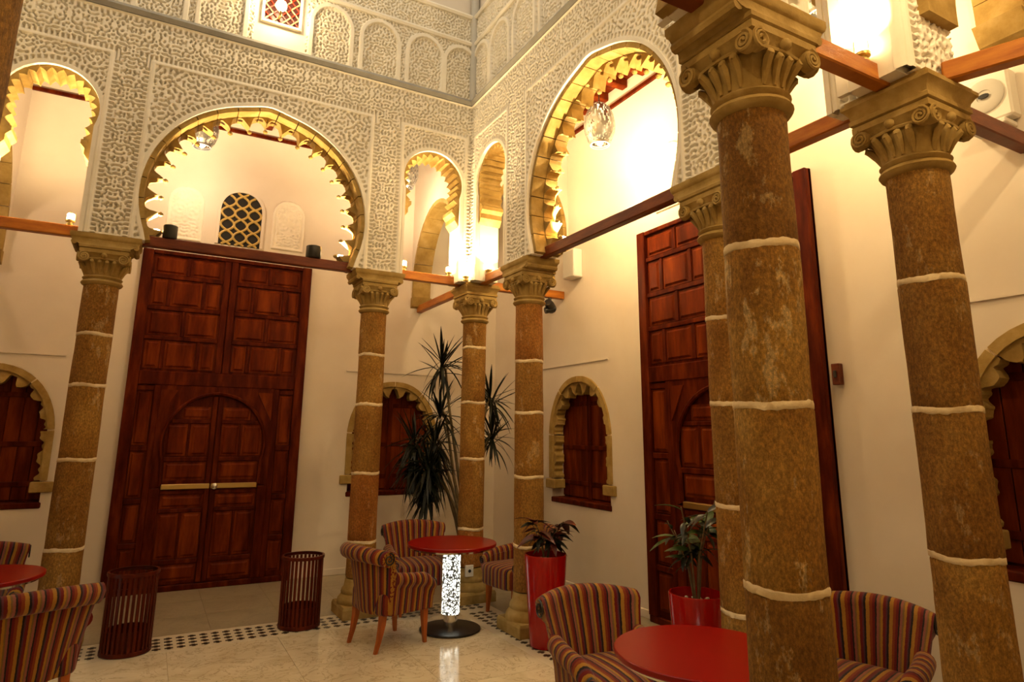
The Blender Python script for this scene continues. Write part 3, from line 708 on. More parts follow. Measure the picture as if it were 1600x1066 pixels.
# ------------------------------------------------------------------ carved wooden double doors
def door(name, loc, rz, W=1.87):
    root = thing(name, loc, rz, kind='structure'); hw = W / 2
    def bx(nm, x0, x1, y0, y1, z0, z1, m='wood', par=None, c=0.006): return MB().box(x0, x1, y0, y1, z0, z1, c).build(nm, M[m], par or root)
    def pn(x0, x1, z0, z1, y=-0.025, d=0.022, par=None, b=0.018): return MB().panel(x0, x1, z0, z1, y, d, b).build('panel', M['wood_panel'], par or root)
    bx('door_board', -hw, hw, -0.025, 0.0, 0.05, 3.70, 'wood', c=0)
    bx('threshold', -hw, hw, -0.06, 0.0, 0.0, 0.06)
    for s in (-1, 1): bx('stile', min(s * hw, s * (hw - .11)), max(s * hw, s * (hw - .11)), -0.07, 0.0, 0.06, 3.70)
    bx('head_rail', -hw + .11, hw - .11, -0.06, -0.02, 3.655, 3.70)
    bx('middle_rail', -hw + .11, hw - .11, -0.062, -0.02, 2.17, 2.32)
    bx('centre_stile', -0.075, 0.0 - .004, -0.058, -0.02, 2.32, 3.655); bx('centre_stile', 0.004, 0.075, -0.058, -0.02, 2.32, 3.655)
    rows = [(3.42, 3.64, 2), (3.055, 3.375, 3), (2.715, 3.01, 2), (2.345, 2.67, 3)]
    for s in (-1, 1):
        xa, xb = (0.075, hw - .11)
        for k, (z0, z1, n) in enumerate(rows):
            if k < 3: bx('rail', min(s * xa, s * xb), max(s * xa, s * xb), -0.05, -0.02, rows[k + 1][1], z0)
            w = xb - xa
            cells = [(0.0, .5), (.5, 1.0)] if n == 2 else [(0, .26), (.26, .74), (.74, 1.0)]
            for i, (a, b) in enumerate(cells):
                x0, x1 = xa + w * a + .022, xa + w * b - .022
                pn(min(s * x0, s * x1), max(s * x0, s * x1), z0 + .008, z1 - .008)
                if i < len(cells) - 1: xm = xa + w * b; bx('muntin', min(s * (xm - .02), s * (xm + .02)), max(s * (xm - .02), s * (xm + .02)), -0.048, -0.02, z0, z1)
        # narrow side panels
        x0, x1 = 0.66, hw - .11
        zz = [0.10, 0.50, 0.95, 1.50, 2.15]
        bx('side_stile', min(s * .60, s * .66), max(s * .60, s * .66), -0.06, -0.02, 0.06, 2.17)
        for a, b in zip(zz[:-1], zz[1:]):
            pn(min(s * (x0 + .01), s * (x1 - .01)), max(s * (x0 + .01), s * (x1 - .01)), a + .02, b - .05, b=0.014)
            bx('rail', min(s * x0, s * x1), max(s * x0, s * x1), -0.05, -0.02, b - .045, b + .01)
        # carved spandrel above the wicket arch
        arc = [(0.0, 2.105)] + [(s * 0.535 * math.sin(t), 1.53 + 0.56 * math.cos(t)) for t in [0.12 + 1.75 * k / 16 for k in range(17)]] + [(s * 0.50, 1.09), (s * 0.60, 1.05), (s * 0.60, 2.17), (0, 2.17)]
        MB().prism(arc, -0.055, -0.02).build('spandrel', M['wood'], root)
        tri = [(s * 0.42, 2.12), (s * 0.585, 2.12), (s * 0.585, 1.80)]; MB().prism(tri, -0.066, -0.05).build('spandrel_panel', M['wood_panel'], root)
        rib = [(0, -0.062, 2.095)] + [(s * 0.535 * math.sin(t), -0.062, 1.53 + 0.56 * math.cos(t)) for t in [0.12 + 1.75 * k / 16 for k in range(17)]] + [(s * 0.50, -0.062, 1.09)]
        MB().tube(rib, 0.020, 6).build('arch_rib', M['wood'], root, smooth=True)
        bx('jamb', min(s * .50, s * .60), max(s * .50, s * .60), -0.06, -0.02, 0.06, 1.06)
        # wicket leaf
        lf = bx('wicket_leaf', min(s * .004, s * .50), max(s * .004, s * .50), -0.034, -0.024, 0.07, 1.55, 'wood', c=0)
        x0, x1 = 0.055, 0.49
        def sp(a, b, c, d, **k): return pn(min(s * a, s * b), max(s * a, s * b), c, d, -0.033, 0.02, lf, **k)
        def sb(nm, a, b, c, d, y=-0.052): return bx(nm, min(s * a, s * b), max(s * a, s * b), y, -0.03, c, d, par=lf)
        sb('stile', 0.004, 0.055, 0.07, 2.06, -0.06)
        sp(x0 + .01, .36, 1.80, 1.94); sb('rail', x0, .45, 1.755, 1.795)
        sp(x0 + .01, 0.255, 1.40, 1.75); sp(0.285, 0.50, 1.40, 1.75); sb('muntin', 0.257, 0.283, 1.39, 1.76); sb('rail', x0, .52, 1.34, 1.39)
        sp(x0 + .01, x1 - .01, 1.14, 1.335)
        sb('rail', x0, x1, 0.99, 1.03); sp(x0 + .01, x1 - .01, 0.845, 0.985); sb('rail', x0, x1, 0.80, 0.84)
        sp(x0 + .01, 0.255, 0.33, 0.795); sp(0.285, x1 - .01, 0.33, 0.795); sb('muntin', 0.257, 0.283, 0.32, 0.80); sb('rail', x0, x1, 0.27, 0.32)
        sp(x0 + .01, x1 - .01, 0.10, 0.265)
        sb('closing_bar', 0.006, 0.49, 1.045, 1.10, -0.068).data.materials[0] = M['brass']
    kb = MB(); kb.rings([[(0.045 + r * math.cos(2 * PI * k / 12), yy, 1.07 + r * math.sin(2 * PI * k / 12)) for k in range(12)] for r, yy in ((.03, -.066), (.032, -.074), (.014, -.078), (.014, -.09), (.027, -.096), (.027, -.108), (.014, -.114))])
    kb.build('knob', M['chrome'], root, smooth=40)
    return root
door('door_1', (-2.415, GY, 0), 0); door('door_2', (GX, -2.46, 0), -PI / 2, 1.98)

# ------------------------------------------------------------------ latticed window and carved plaster plaques on the gallery walls
def plaque(loc, rz, c, hw, z0, zs, ze, label):
    res = 0.0095; us = np.arange(c - hw, c + hw + res, res); zs_ = np.arange(z0, ze + res, res); U, Z = np.meshgrid(us, zs_)
    o = niche_outline(c, hw, z0, zs, ze); d = dist_poly(o + [o[0]], U, Z); ins = inside(o, U, Z)
    t = Vector((0, 0)); rr = np.hypot(U - c, (Z - (z0 + ze) / 2 - .02))
    H = np.where(rr < hw * .72, 0.012 * (0.5 + 0.5 * np.cos(8 * np.arctan2(Z - (z0 + ze) / 2 - .02, U - c)) * np.sign(np.sin(rr * 70))), 0.013 * samp(TILE_A, np.abs(U - c), Z))
    H = np.where(d < 0.035, 0.012, H); H = np.where((d > .035) & (d < .05), 0.0, H) + 0.006
    H = np.where(ins & (d > 0.004), H, -0.01)
    ob = sheet('carved_plaque', U, Z, H, ins | (d < res * 1.5), 0, M['stucco'], None)
    ob.location = loc; ob.rotation_euler = (0, 0, rz); return tag(ob, label, 'plaque', 'carved plaster plaques')
plaque((0, GY, 0), 0, -2.97, 0.20, 3.86, 4.32, 4.53, 'carved white plaster plaque left of the latticed window above the door')
plaque((0, GY, 0), 0, -1.80, 0.20, 3.90, 4.34, 4.56, 'carved white plaster plaque right of the latticed window above the door')
plaque((GX, 0, 0), -PI / 2, 1.93, 0.22, 3.86, 4.32, 4.55, 'carved plaque on the bright yellow-lit wall beyond the silver lantern')
plaque((GX, 0, 0), -PI / 2, 3.02, 0.22, 3.86, 4.32, 4.55, 'carved plaque on the wall seen past the weathered column capital')
def lattice_window(name, loc, rz, c, hw=0.235, z0=3.88, zs=4.32, ze=4.56):
    root = thing(name, loc, rz, kind='structure')
    o = niche_outline(c, hw, z0, zs, ze, 10)
    MB().prism(o, -0.004, 0.03).build('pane', M['dark'], root)
    P = resample(o, 60); I = inward(P)
    MB().strip(list(map(tuple, P - I * .035)), list(map(tuple, P)), -0.022, 0.005).build('surround', M['plaster'], root)
    pit, per, amp = 0.150, 0.150, 0.075
    for k in range(-3, 4):
        for s in (-1, 1):
            seg = []
            for i in range(80):
                z = z0 + (ze - z0) * i / 79; x = c + k * pit + s * amp * math.copysign(abs(math.sin(PI * (z - z0 - .03) / per)) ** .8, math.sin(PI * (z - z0 - .03) / per))
                ok = abs(x - c) < hw and (z < zs or ((x - c) / hw) ** 2 + ((z - zs) / (ze - zs)) ** 2 < 1)
                if ok: seg.append((x, -0.012, z))
                if (not ok or i == 79) and len(seg) > 2: MB().tube(seg, 0.015, 6).build('lattice_bar', M['gold'], root, smooth=True)
                if not ok: seg = []
    return root
lattice_window('window_5', (0, GY, 0), 0, -2.36)
lattice_window('window_6', (GX, 0, 0), -PI / 2, 2.47)

# upper window with a lit coloured lattice
def upper_window():
    root = thing('window_7', (-2.33, -TW + 0.01, 0), kind='structure')
    MB().box(-0.17, 0.17, -0.004, 0.02, 5.77, 6.42).build('pane', plain('stained_pane', (0.06, 0.012, 0.008), 0.3), root)
    for s in (-1, 1): MB().box(s * .185 - .015, s * .185 + .015, -0.03, 0.0, 5.75, 6.44, .004).build('frame_bar', M['stucco'], root)
    for z in (5.75, 6.43): MB().box(-.2, .2, -0.03, 0.0, z - .015, z + .015, .004).build('frame_bar', M['stucco'], root)
    a = plain('red_lattice', (0.30, 0.03, 0.012), 0.4); b = plain('cream_lattice', (0.55, 0.42, 0.22), 0.5)
    for i in range(4):
        for j in range(7):
            cx, cz = -.17 + .085 * (i + .5), 5.77 + .093 * (j + .5)
            for k, (dx, dz) in enumerate(((.04, .044), (.04, -.044))):
                MB().tube([(cx - dx, -0.012, cz - dz), (cx + dx, -0.012, cz + dz)], 0.0085, 5).build('lattice_bar', a if (j + k) % 2 else b, root)
upper_window()

# ------------------------------------------------------------------ lamps
def uplight(x, y, z, label, dx=0, dy=0, watts=UPLIGHT_W, dark=False, tilt=(0, 0), spot=2.7):
    root = thing('uplight_lamp', (x, y, z), 0, label, 'lamp', 'small uplights on the beams')
    c = (dx, dy, 0.0)
    if abs(dx) + abs(dy) > 0.02:
        MB().box(min(0, dx) - .02, max(0, dx) + .02, min(0, dy) - .02, max(0, dy) + .02, -.001, .008, .002).build('bracket', M['black'], root)
        c = (dx, dy, 0.008)
    MB().lathe([(0.030, 0), (0.030, .012), (0.018, .016), (0.018, .03), (0.036, .035), (0.036, .05)], 14, c).build('base', M['black' if dark else 'brass'], root, smooth=40)
    MB().lathe([(0.026, .05), (0.029, .06), (0.029, .10), (0.026, .106)], 14, c).build('glass', M['lampglass'], root, smooth=40)
    for a in (0.4, 2.5, 4.6): MB().tube([(dx + .033 * math.cos(a), dy + .033 * math.sin(a), .050), (dx + .033 * math.cos(a), dy + .033 * math.sin(a), .115)], 0.003, 5).build('rod', M['brass'], root)
    light('bulb_light', root, (dx, dy, 0.13), watts, LAMP_WARM, 0.03, 'SPOT', (PI - tilt[1], tilt[0], 0), spot)
    return root
ZB = 3.3805
uplight(-3.86, 0, ZB, 'small brass lamp on the orange beam left of the carved door column', watts=UPLIGHT_W * 2.5)
uplight(-4.43, 0, ZB, 'small lamp on the orange beam near the far left corner column', watts=UPLIGHT_W * 9)
uplight(-3.285, 0, ZB, 'small lamp at the left end of the beam above the carved door', dx=.07, dy=.15, watts=UPLIGHT_W * 5.5, spot=1.9)
uplight(-1.44, 0, ZB, 'small lamp at the right end of the beam above the carved door', dx=-.07, dy=.15, watts=UPLIGHT_W * 5.5, spot=1.9)
uplight(-0.86, 0, ZB, 'small lamp on the short beam beside the armchair column capital', watts=UPLIGHT_W * 1.6)
uplight(-0.335, 0, ZB, 'small lamp on the short beam left of the corner column', watts=UPLIGHT_W * 3.0)
uplight(0, -0.335, ZB, 'small lamp on the short beam right of the corner column', watts=UPLIGHT_W * 3.0)
uplight(0, -1.50, ZB, 'small lamp on the lantern beam next to the planter column', dx=.15, dy=-.07, watts=UPLIGHT_W * 7, spot=1.9)
uplight(0, -3.35, ZB, 'small lamp on the lantern beam next to the half hidden column', dx=.15, dy=.07, watts=UPLIGHT_W * 5.5, spot=1.9)
uplight(0, -4.48, ZB, 'small lamp on the orange beam before the near corner column', watts=UPLIGHT_W * 1.6)
uplight(-0.33, YG, ZB, 'small lamp on the brown beam between near corner and weathered columns', watts=UPLIGHT_W * 1.6)
uplight(-TW - .085, -TW - .085, ZI + .001, 'small lamp standing on the corner capital ledge facing the courtyard', watts=UPLIGHT_W * 1.8)

def lantern(x, y, zc, label, watts, top=ZCEIL, r=0.155, h=0.44, tint=LAMP_WARM):
    root = thing('pendant_lantern', (x, y, zc - h / 2), 0, label, 'lantern', 'pierced metal pendant lanterns')
    prof = [(r * .55, 0), (r * .60, .01), (r * .80, .05), (r * .97, .13), (r, .20), (r * .93, .29), (r * .72, .37), (r * .42, .42), (r * .22, .44)]
    me = MB().lathe(prof, 24, cap0=False, cap1=True).mesh('shade', M['silver'], 60)
    # pierced: keep a lattice of the shell by cutting every third cell
    bm = bmesh.new(); bm.from_mesh(me); bmesh.ops.subdivide_edges(bm, edges=bm.edges[:], cuts=2, use_grid_fill=True)
    bm.faces.ensure_lookup_table(); rng = random.Random(3)
    kill = [f for f in bm.faces if rng.random() < 0.30 and len(f.verts) == 4]
    bmesh.ops.delete(bm, geom=kill, context='FACES_ONLY'); bm.to_mesh(me); bm.free()
    inst('shade', me, root)
    MB().lathe([(r * .55, -.012), (r * .63, -.012), (r * .63, .012), (r * .55, .012)], 24, cap0=False, cap1=False).build('rim', M['silver'], root, smooth=40)
    MB().sphere((0, 0, 0.02), 0.035, 12, 8).build('bulb', M['bulbglass'], root, smooth=True)
    MB().tube([(0, 0, .43), (0, 0, top - (zc - h / 2))], 0.006, 6).build('chain', M['black'], root)
    MB().lathe([(.02, 0), (.045, .02), (.05, .05)], 14, (0, 0, top - (zc - h / 2) - .05)).build('ceiling_cap', M['beam_dark'], root)
    light('bulb_light', root, (0, 0, -0.16), watts, tint, 0.05)
    return root
lantern(0.50, -1.71, 4.68, 'egg shaped silver pierced lantern hanging in the wide right arch', LANTERN_W * .75)
lantern(0.60, -4.05, 4.68, 'pierced lantern in the right gallery hidden past the half hidden column', LANTERN_W * .45)
lantern(-2.9, 0.95, 4.95, 'pierced lantern in the back gallery above the carved door', LANTERN_W * .22, tint=(1.0, 0.72, 0.46))
lantern(-0.55, 0.95, 4.95, 'pierced lantern in the back gallery over the spiky plant', LANTERN_W * .14, tint=(1.0, 0.72, 0.46))
lantern(-5.3, 0.95, 4.95, 'pierced lantern in the far left corner of the gallery', LANTERN_W * .20, tint=(1.0, 0.72, 0.46))

lantern(-0.55, -5.9, 4.75, 'pierced lantern in the near gallery beside the near corner column', LANTERN_W * .6)
lantern(-3.4, -5.8, 4.75, 'pierced lantern in the near gallery behind the dark-edged column', LANTERN_W * .6)
wl_ = thing('wall_lamp', (-2.36, -TW - .04, 5.805), 0, 'bright globe lamp in front of the red latticed upper window', 'lamp')
MB().tube([(0, .05, .0), (0, -.05, .0), (0, -.08, .03)], 0.01, 6).build('arm', M['brass'], wl_)
MB().sphere((0, -.08, .085), 0.055, 16, 10).build('globe', M['lampglass'], wl_, smooth=True)
light('bulb_light', wl_, (0, -.2, .085), 5.0, LAMP_WARM, 0.05)
# black spotlights on beams
def spot_can(x, y, z, label, r=0.055, h=0.12):
    root = thing('spotlight', (x, y, z), 0, label, 'spotlight', 'black beam spotlights')
    MB().lathe([(r * .9, 0), (r, .01), (r, h), (r * .9, h + .005)], 18, cap1=False).build('housing', M['black'], root, smooth=40)
    MB().lathe([(r * .86, h * .4), (r * .3, h * .25)], 18, cap0=False).build('reflector', M['brass'], root, smooth=40)
    return root
spot_can(-1.815, 0, ZB, 'round black spotlight can on the beam right above the carved door', 0.075, 0.12)
spot_can(-3.10, -0.005, ZB, 'black spotlight housing at the left end of the carved door beam', 0.06, 0.12)
sp = thing('spotlight', (1.0, 0, 3.13), 0, 'black spotlight hanging under the beam end by the white wall box', 'spotlight', 'black beam spotlights')
MB().tube([(0, 0, .155), (0, 0, .08)], 0.02, 8).build('bracket', M['black'], sp)
MB().tube([(-.06, -.05, .09), (.0, 0, .06), (.06, .05, .03)], [.045, .06, .06], 12).build('housing', M['black'], sp, smooth=40)
MB().tube([(-.05, .03, .0), (.06, .0, .03)], [.04, .045], 10).build('housing', M['black'], sp, smooth=40)

# wall speaker, wall box, socket, latch box
s = thing('wall_speaker', (GX, -4.70, 3.50), -PI / 2, 'white square wall speaker with round grey grille above the dark beam', 'speaker')
MB().box(-.13, .13, -0.11, -0.005, 0, .30, .012).build('cabinet', M['white'], s)
g = MB(); g.rings([[(r * math.cos(2 * PI * k / 24), yy, .165 + r * math.sin(2 * PI * k / 24)) for k in range(24)] for r, yy in ((.105, -.108), (.105, -.116), (.095, -.120), (.04, -.116), (.038, -.112))]); g.build('grille', M['grille'], s, smooth=40)
MB().rings([[(.03 * math.cos(2 * PI * k / 12), -.118 - e, .165 + .014 * math.sin(2 * PI * k / 12)) for k in range(12)] for e in (0, .005)]).build('badge', M['black'], s)
MB().box(-.10, .10, -0.14, 0.0, -.045, -.012, .006).build('bracket', M['white'], s)
s = thing('wall_box', (GX, -0.30, 3.48), -PI / 2, 'white box loudspeaker on the wall behind the planter column capital', 'speaker')
MB().box(-.12, .12, -0.12, 0.0, 0, .34, .01).build('cabinet', M['white'], s); MB().box(-.105, .105, -0.126, -0.118, .015, .325).build('grille', M['grille'], s)
s = thing('wall_socket', (-.075, -0.141, 0.25), 0, 'white electrical socket at the foot of the corner column', 'socket')
MB().box(-.045, .045, -0.012, 0.01, 0, .11, .004).build('plate', M['white'], s)
MB().lathe([(.016, 0), (.016, .004)], 12).build('socket_hole', M['black'], s, loc=(0, -.012, .055), rot=(PI / 2, 0, 0))
s = thing('latch_box', (GX, -3.53, 2.03), -PI / 2, 'small dark metal box on the wall beside the second door', 'box')
MB().box(-.03, .03, -0.05, 0, 0, .15, .004).build('cover', M['beam_dark'], s); MB().box(-.012, .012, -0.06, -0.05, .05, .1, .003).build('latch', M['black'], s)

# ------------------------------------------------------------------ armchairs
def chair_meshes():
    out = {}
    mb = MB(); nu = 25; rings = []; att = []
    prof = [(-.055, .36), (-.05, .45), (-.035, .55), (-.015, .63), (-.004, .675)]
    for k in range(13):
        a = PI - k / 12 * PI * 1.5; prof.append((.060 + .062 * math.cos(a), .700 + .060 * math.sin(a)))
    prof += [(.030, .632), (.024, .56), (.014, .42), (.010, .30), (.0, .265), (-.05, .265)]
    for i in range(nu):
        s = -1 + 2 * i / (nu - 1); r = []
        for (dy, z) in prof:
            f = max(0, min(1, (z - .27) / .45)); hw = 0.245 + 0.075 * f ** 1.3
            e = 1 - 0.10 * (abs(s) ** 8)
            zz = z + (0.030 * (1 - s * s) if z > .5 else 0) * min(1, (z - .5) / .15) if z > .5 else z
            r.append((s * hw, 0.225 + dy + f * 0.045 - (0.095 + .02 * f) * s * s, zz)); att.append(s * 0.30 + 0.5)
        rings.append(r)
    mb.rings(rings, a=att); out['backrest'] = mb.mesh('backrest', M['stripe'], 60, True)
    for nm, sd in (('scroll_l', -1), ('scroll_r', 1)):            # scroll ends
        c = (sd * 0.3185, 0.225 + .060 + .045 - .115, 0.700); sp = []
        for k in range(20):
            th = k / 19 * 1.7 * 2 * PI; r = 0.050 * (1 - .8 * k / 19); sp.append((c[0] + sd * .004, c[1] + r * math.cos(PI / 2 + th), c[2] + r * math.sin(PI / 2 + th)))
        out[nm] = MB().tube(sp, 0.006, 5).mesh('scroll_piping', M['black'], 60)
    mb = MB(); rings = []; att = []                       # seat: rounded block with crown and bowed front
    def seat_ring(k, z, crown=0.0):
        r = []; n = 32
        for j in range(n):
            a = 2 * PI * j / n; c, s = math.cos(a), math.sin(a); e = 0.32
            x = math.copysign(abs(c) ** e, c) * 0.262 * k; y = math.copysign(abs(s) ** e, s) * 0.255 * k - 0.045
            y -= 0.03 * max(0, -s) * (1 - c * c) ; r.append((x, y, z)); att.append(x + 0.5)
        return r
    for k, z in ((.90, .262), (.97, .268), (1.0, .285), (1.0, .40), (.985, .425), (.94, .442), (.7, .456), (.35, .464), (.05, .467)): rings.append(seat_ring(k, z))
    mb.rings(rings, a=att); out['seat'] = mb.mesh('seat', M['stripe'], 50, True)
    for nm, sd in (('arm_l', -1), ('arm_r', 1)):
        mb = MB(); rings = []; att = []; ny = 16
        for i in range(ny):
            t = i / (ny - 1); y = 0.12 - 0.39 * t; top = 0.555 + 0.035 * (1 - t) ** 1.5 - 0.07 * max(0, t - .72) ** 1.2 * 4
            fl_ = 0.012 * math.sin(PI * t); sc1 = 1.0 if t < .85 else 1 - 0.25 * ((t - .85) / .15) ** 2
            pr = [(.215, .30), (.222, .42), (.225, top - .05)]
            for k in range(11):
                a = PI - k / 10 * PI * 1.35; pr.append((.272 + fl_ + .050 * sc1 * math.cos(a), top - .05 + .050 * sc1 * math.sin(a)))
            pr += [(.283, top - .12), (.272, .36), (.262, .268), (.225, .268)]
            rings.append([(sd * x, y, z) for x, z in pr]); att += [y + 0.8] * len(pr)
        mb.rings(rings, a=att); out[nm] = mb.mesh('armrest', M['stripe'], 60, True)
        sc_ = MB(); sp = []; c = (sd * 0.272, -0.274, 0.555 - .05 - .045)
        for k in range(18):
            th = k / 17 * 1.6 * 2 * PI; r = 0.036 * (1 - .8 * k / 17); sp.append((c[0] + r * math.cos(PI / 2 + th), c[1], c[2] + r * math.sin(PI / 2 + th)))
        sc_.tube(sp, 0.005, 5); out[nm + 's'] = sc_.mesh('scroll_piping', M['black'], 60)
    def leg(dy, dx):
        return MB().rings([[(sx * w + ddx, sy * w + ddy, z) for sx, sy in ((-1, -1), (1, -1), (1, 1), (-1, 1))] for w, z, ddx, ddy in ((.0125, 0, dx, dy), (.016, .09, dx * .55, dy * .5), (.022, .2, dx * .12, dy * .1), (.024, .275, 0, 0))]).mesh('leg', M['leg'])
    out['leg_f'] = leg(-.015, 0.0); out['leg_b'] = leg(.055, 0.0)
    return out
CH = chair_meshes()
def chair(x, y, facing, label):
    """facing: direction (dx, dy) the sitter looks"""
    rz = math.atan2(facing[1], facing[0]) + PI / 2
    root = thing('armchair', (x, y, 0), rz, label, 'armchair', 'striped armchairs')
    b = inst('backrest', CH['backrest'], root); inst('scroll_piping', CH['scroll_l'], b); inst('scroll_piping', CH['scroll_r'], b)
    inst('seat', CH['seat'], root)
    for s in ('arm_l', 'arm_r'): a = inst('armrest', CH[s], root); inst('scroll_piping', CH[s + 's'], a)
    for lx in (-.21, .21):
        inst('leg', CH['leg_f'], root, (lx, -.225, 0)); inst('leg', CH['leg_b'], root, (lx * .92, .165, 0))
    return root
chair(-1.21, -0.955, (0.96, 0.27), 'striped armchair side-on in front of the glowing table, nearest the slatted basket')
chair(-0.62, -0.10, (-0.12, -1), 'striped armchair behind the glowing table, between two columns')
chair(0.22, -0.68, (-1, -0.12), 'striped armchair partly hidden between glowing table and planter column')
chair(-0.74, -3.32, (-0.10, -1), 'striped armchair facing us beside the large red table and red planter')
chair(0.36, -4.05, (-0.95, -0.28), 'striped armchair seen between the weathered column and the corner column')
chair(-3.60, -1.46, (-0.36, 0.93), 'striped armchair with its curved back toward us, beside the left red table')
chair(-4.12, 0.03, (0.1, -1), 'striped armchair behind the left red table, by the niche wall')

# ------------------------------------------------------------------ tables
def table(x, y, label, r=0.395, h=0.72):
    root = thing('round_table', (x, y, 0), 0, label, 'table', 'round red tables')
    MB().lathe([(r - .006, h - .028), (r, h - .022), (r, h - .004), (r - .004, h)], 64).build('tabletop', M['redtop'], root, smooth=30)
    MB().lathe([(r - .05, h - .045), (r - .03, h - .045), (r - .03, h - .028), (r - .05, h - .028)], 48, cap0=False, cap1=False).build('rim_band', M['chrome'], root, smooth=30)
    MB().lathe([(.078, .13), (.078, h - .045)], 32).build('glowing_stem', M['crystal'], root, smooth=30)
    MB().lathe([(.085, h - .047), (.15, h - .045), (.15, h - .028)], 24).build('top_plate', M['black'], root, smooth=30)
    MB().lathe([(.060, .03), (.060, .12), (.082, .122), (.082, .135)], 28).build('collar', M['chrome'], root, smooth=30)
    MB().lathe([(.255, 0), (.265, .008), (.262, .018), (.20, .030), (.08, .038), (.06, .04)], 56).build('base', M['black'], root, smooth=40)
    return root
table(-0.60, -0.875, 'round red table on a glowing crystal stem in the middle of the armchairs')
table(-0.78, -4.06, 'large-looking round red table top beside the weathered column')
table(-3.99, -0.76, 'round red table behind the armchair with its back toward us')

# ------------------------------------------------------------------ slatted wooden baskets
SL = MB().box(-.0105, .0105, -.004, .004, 0.03, 0.565, .002).mesh('slat', M['basket'])
def basket(x, y, label):
    root = thing('slatted_basket', (x, y, 0), 0, label, 'basket', 'slatted wooden waste baskets')
    MB().lathe([(.172, 0), (.180, .004), (.180, .03), (.172, .034)], 36).build('base', M['basket'], root, smooth=40)
    MB().lathe([(.166, .565), (.184, .565), (.186, .575), (.184, .592), (.166, .592)], 36, cap0=False, cap1=False).build('top_ring', M['basket'], root, smooth=40)
    MB().lathe([(.158, .03), (.162, .03), (.162, .17), (.158, .17)], 30, cap0=False, cap1=False).build('inner_band', M['basket'], root, smooth=40)
    for k in range(30):
        a = 2 * PI * k / 30; inst('slat', SL, root, (.172 * math.cos(a), .172 * math.sin(a), 0), (0, 0, a + PI / 2))
    return root
basket(-3.06, -0.27, 'slatted dark red wooden basket beside the door column and striped chair back')
basket(-1.74, -0.17, 'slatted dark red wooden basket standing by the right side of the carved door')

# ------------------------------------------------------------------ plants
def leaf_mesh(name, L, W, m, bend=0.4, n=6, fold=0.15):
    mb = MB(); vs = []; fs = []
    for i in range(n + 1):
        t = i / n; w = W * (math.sin(PI * min(1, t * .93 + .05)) ** .8) * (1 - .25 * t); x = L * t; z = -bend * L * t * t
        vs += [(x, -w / 2, z + fold * w), (x, 0, z), (x, w / 2, z + fold * w)]
    for i in range(n):
        a = i * 3; fs += [(a, a + 1, a + 4, a + 3), (a + 1, a + 2, a + 5, a + 4)]
    mb.add(vs, fs); return mb.mesh(name, m, True)
def place_leaf(me, parent, base, az, el, sc_=1.0, roll=0.0):
    o = inst('leaf', me, parent, base, (0, 0, 0), (sc_, sc_, sc_))
    o.rotation_euler = (Matrix.Rotation(az, 3, 'Z') @ Matrix.Rotation(-el, 3, 'Y') @ Matrix.Rotation(roll, 3, 'X')).to_euler(); return o
def planter(x, y, label, h=0.70, r=0.175):
    root = thing('potted_plant', (x, y, 0), 0, label, 'potted plant', 'plants in tall glossy red planters')
    MB().lathe([(.125, 0), (.132, .006), (r, h - .006), (r - .003, h), (r - .012, h), (r - .016, h - .05), (r - .02, h - .07)], 48, cap1=False).build('pot', M['red'], root, smooth=40)
    MB().lathe([(r - .0165, h - .075), (r - .03, h - .066), (.02, h - .062)], 30).build('soil', M['soil'], root, smooth=40)
    pb = MB(); rng = random.Random(5)
    for k in range(46):
        a, q = rng.random() * 2 * PI, math.sqrt(rng.random()) * (r - .03); pb.sphere((q * math.cos(a), q * math.sin(a), h - .058), rng.uniform(.008, .014), 6, 4, .7)
    pb.build('pebbles', M['pebble'], root, smooth=True, kind='stuff')
    return root
plA = planter(-0.085, -1.62, 'tall glossy red planter with a dark reddish leafy plant beside a column')
plB = planter(0.06, -3.18, 'glossy red planter with a green leafy plant before the second carved door')
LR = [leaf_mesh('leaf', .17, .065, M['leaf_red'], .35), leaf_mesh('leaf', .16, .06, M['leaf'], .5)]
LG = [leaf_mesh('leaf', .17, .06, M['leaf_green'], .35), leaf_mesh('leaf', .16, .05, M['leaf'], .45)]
def bush(root, z, leaves, h, n, spread, seed, stems=4):
    rng = random.Random(seed)
    for s in range(stems):
        a = 2 * PI * s / stems + rng.random(); tip = (spread * math.cos(a), spread * math.sin(a), z + h * rng.uniform(.6, 1.0))
        pts = [(0.015 * math.cos(a), 0.015 * math.sin(a), z), (tip[0] * .3, tip[1] * .3, z + (tip[2] - z) * .5), tip]
        MB().tube(pts, [.007, .006, .004], 6).build('stem', M['trunk'], root)
        for k in range(n):
            t = rng.uniform(.45, 1.0); b = [pts[1][i] * (1 - (t - .45) / .55) + tip[i] * (t - .45) / .55 for i in range(3)]
            place_leaf(rng.choice(leaves), root, b, rng.random() * 2 * PI, rng.uniform(-.35, .75), rng.uniform(.75, 1.15), rng.uniform(-.5, .5))
    return root
bush(plA, 0.638, LR, .40, 12, .15, 4, 5)
bush(plB, 0.638, LG, .62, 10, .17, 9, 6)

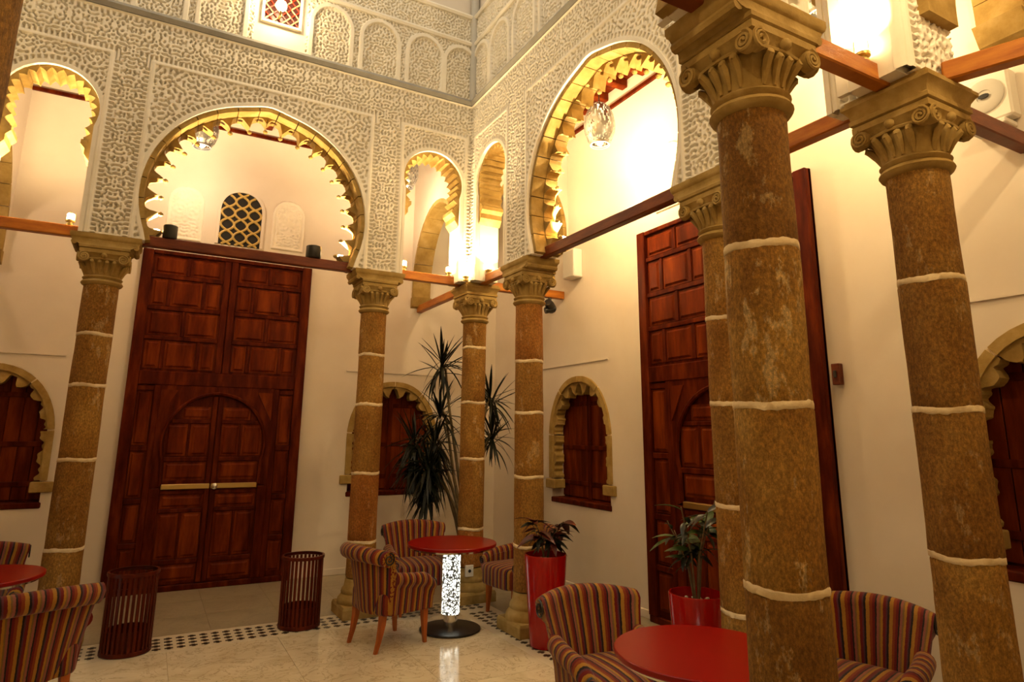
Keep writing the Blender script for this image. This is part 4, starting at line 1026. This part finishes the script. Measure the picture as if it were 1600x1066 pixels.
# tall spiky dracaena in a dark pot
dr = thing('dracaena_plant', (0.25, 0.72, 0.0), 0, 'tall spiky dark dracaena plant in a black pot behind the corner column', 'potted plant')
MB().lathe([(.14, 0), (.17, .02), (.205, .40), (.225, .42), (.225, .46), (.205, .46), (.19, .40), (.185, .38)], 32, cap1=False).build('pot', M['black'], dr, smooth=40)
MB().lathe([(.18, .385), (.02, .40)], 24).build('soil', M['soil'], dr)
rng = random.Random(21)
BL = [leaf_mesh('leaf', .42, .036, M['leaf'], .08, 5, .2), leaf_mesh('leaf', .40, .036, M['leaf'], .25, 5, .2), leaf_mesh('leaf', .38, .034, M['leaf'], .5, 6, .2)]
heads = [((-0.34, 0.0, 2.52), 44, 1.0), ((-0.31, .05, 1.96), 40, .95), ((0.33, 0.0, 2.12), 48, 1.0), ((0.38, .03, 1.68), 42, .9), ((-.60, .1, 1.62), 42, .9), ((-.50, -.1, 1.36), 44, .9), ((-.36, .05, 1.62), 36, .9)]
skirt = MB()
def blade(mb, base, az, el, L, W, bend):
    R = Matrix.Rotation(az, 3, 'Z') @ Matrix.Rotation(-el, 3, 'Y'); vs = []; fs = []; n = 5
    for i in range(n + 1):
        t = i / n; w = W * (math.sin(PI * min(1, t * .93 + .05)) ** .8)
        for k in (-1, 1):
            p = R @ Vector((L * t * (1 - .25 * bend * t), k * w / 2, 0)); vs.append((base[0] + p.x, base[1] + p.y, base[2] + p.z - bend * L * t * t))
    for i in range(n): fs.append((2 * i, 2 * i + 1, 2 * i + 3, 2 * i + 2))
    mb.add(vs, fs)
for q, ((hx, hy, hz), n, sc1) in enumerate(heads):
    pts = [(0.04 * (hx > 0) - .02, 0, .39)] + [(hx * t ** 1.4 * .9 + .02 * math.sin(t * 7 + q), hy * t, .39 + (hz - .39) * t) for t in (.25, .5, .75, .95)] + [(hx, hy, hz)]
    MB().tube(pts, [.022, .02, .018, .016, .015, .012], 7).build('stem', M['trunk'], dr, smooth=True)
    for k in range(n):
        el = rng.uniform(-.75, 1.35); me = BL[0] if el > .45 else BL[1] if el > -.1 else BL[2]
        place_leaf(me, dr, (hx, hy, hz - rng.uniform(0, .16)), rng.random() * 2 * PI, el, sc1 * rng.uniform(.85, 1.25), rng.uniform(-.3, .3))
    for k in range(75 if q in (4, 5, 6) else 0):
        blade(skirt, (hx, hy, hz - rng.uniform(.05, .40)), rng.random() * 2 * PI, rng.uniform(-1.2, .2), rng.uniform(.24, .36), .036, rng.uniform(.3, .9))
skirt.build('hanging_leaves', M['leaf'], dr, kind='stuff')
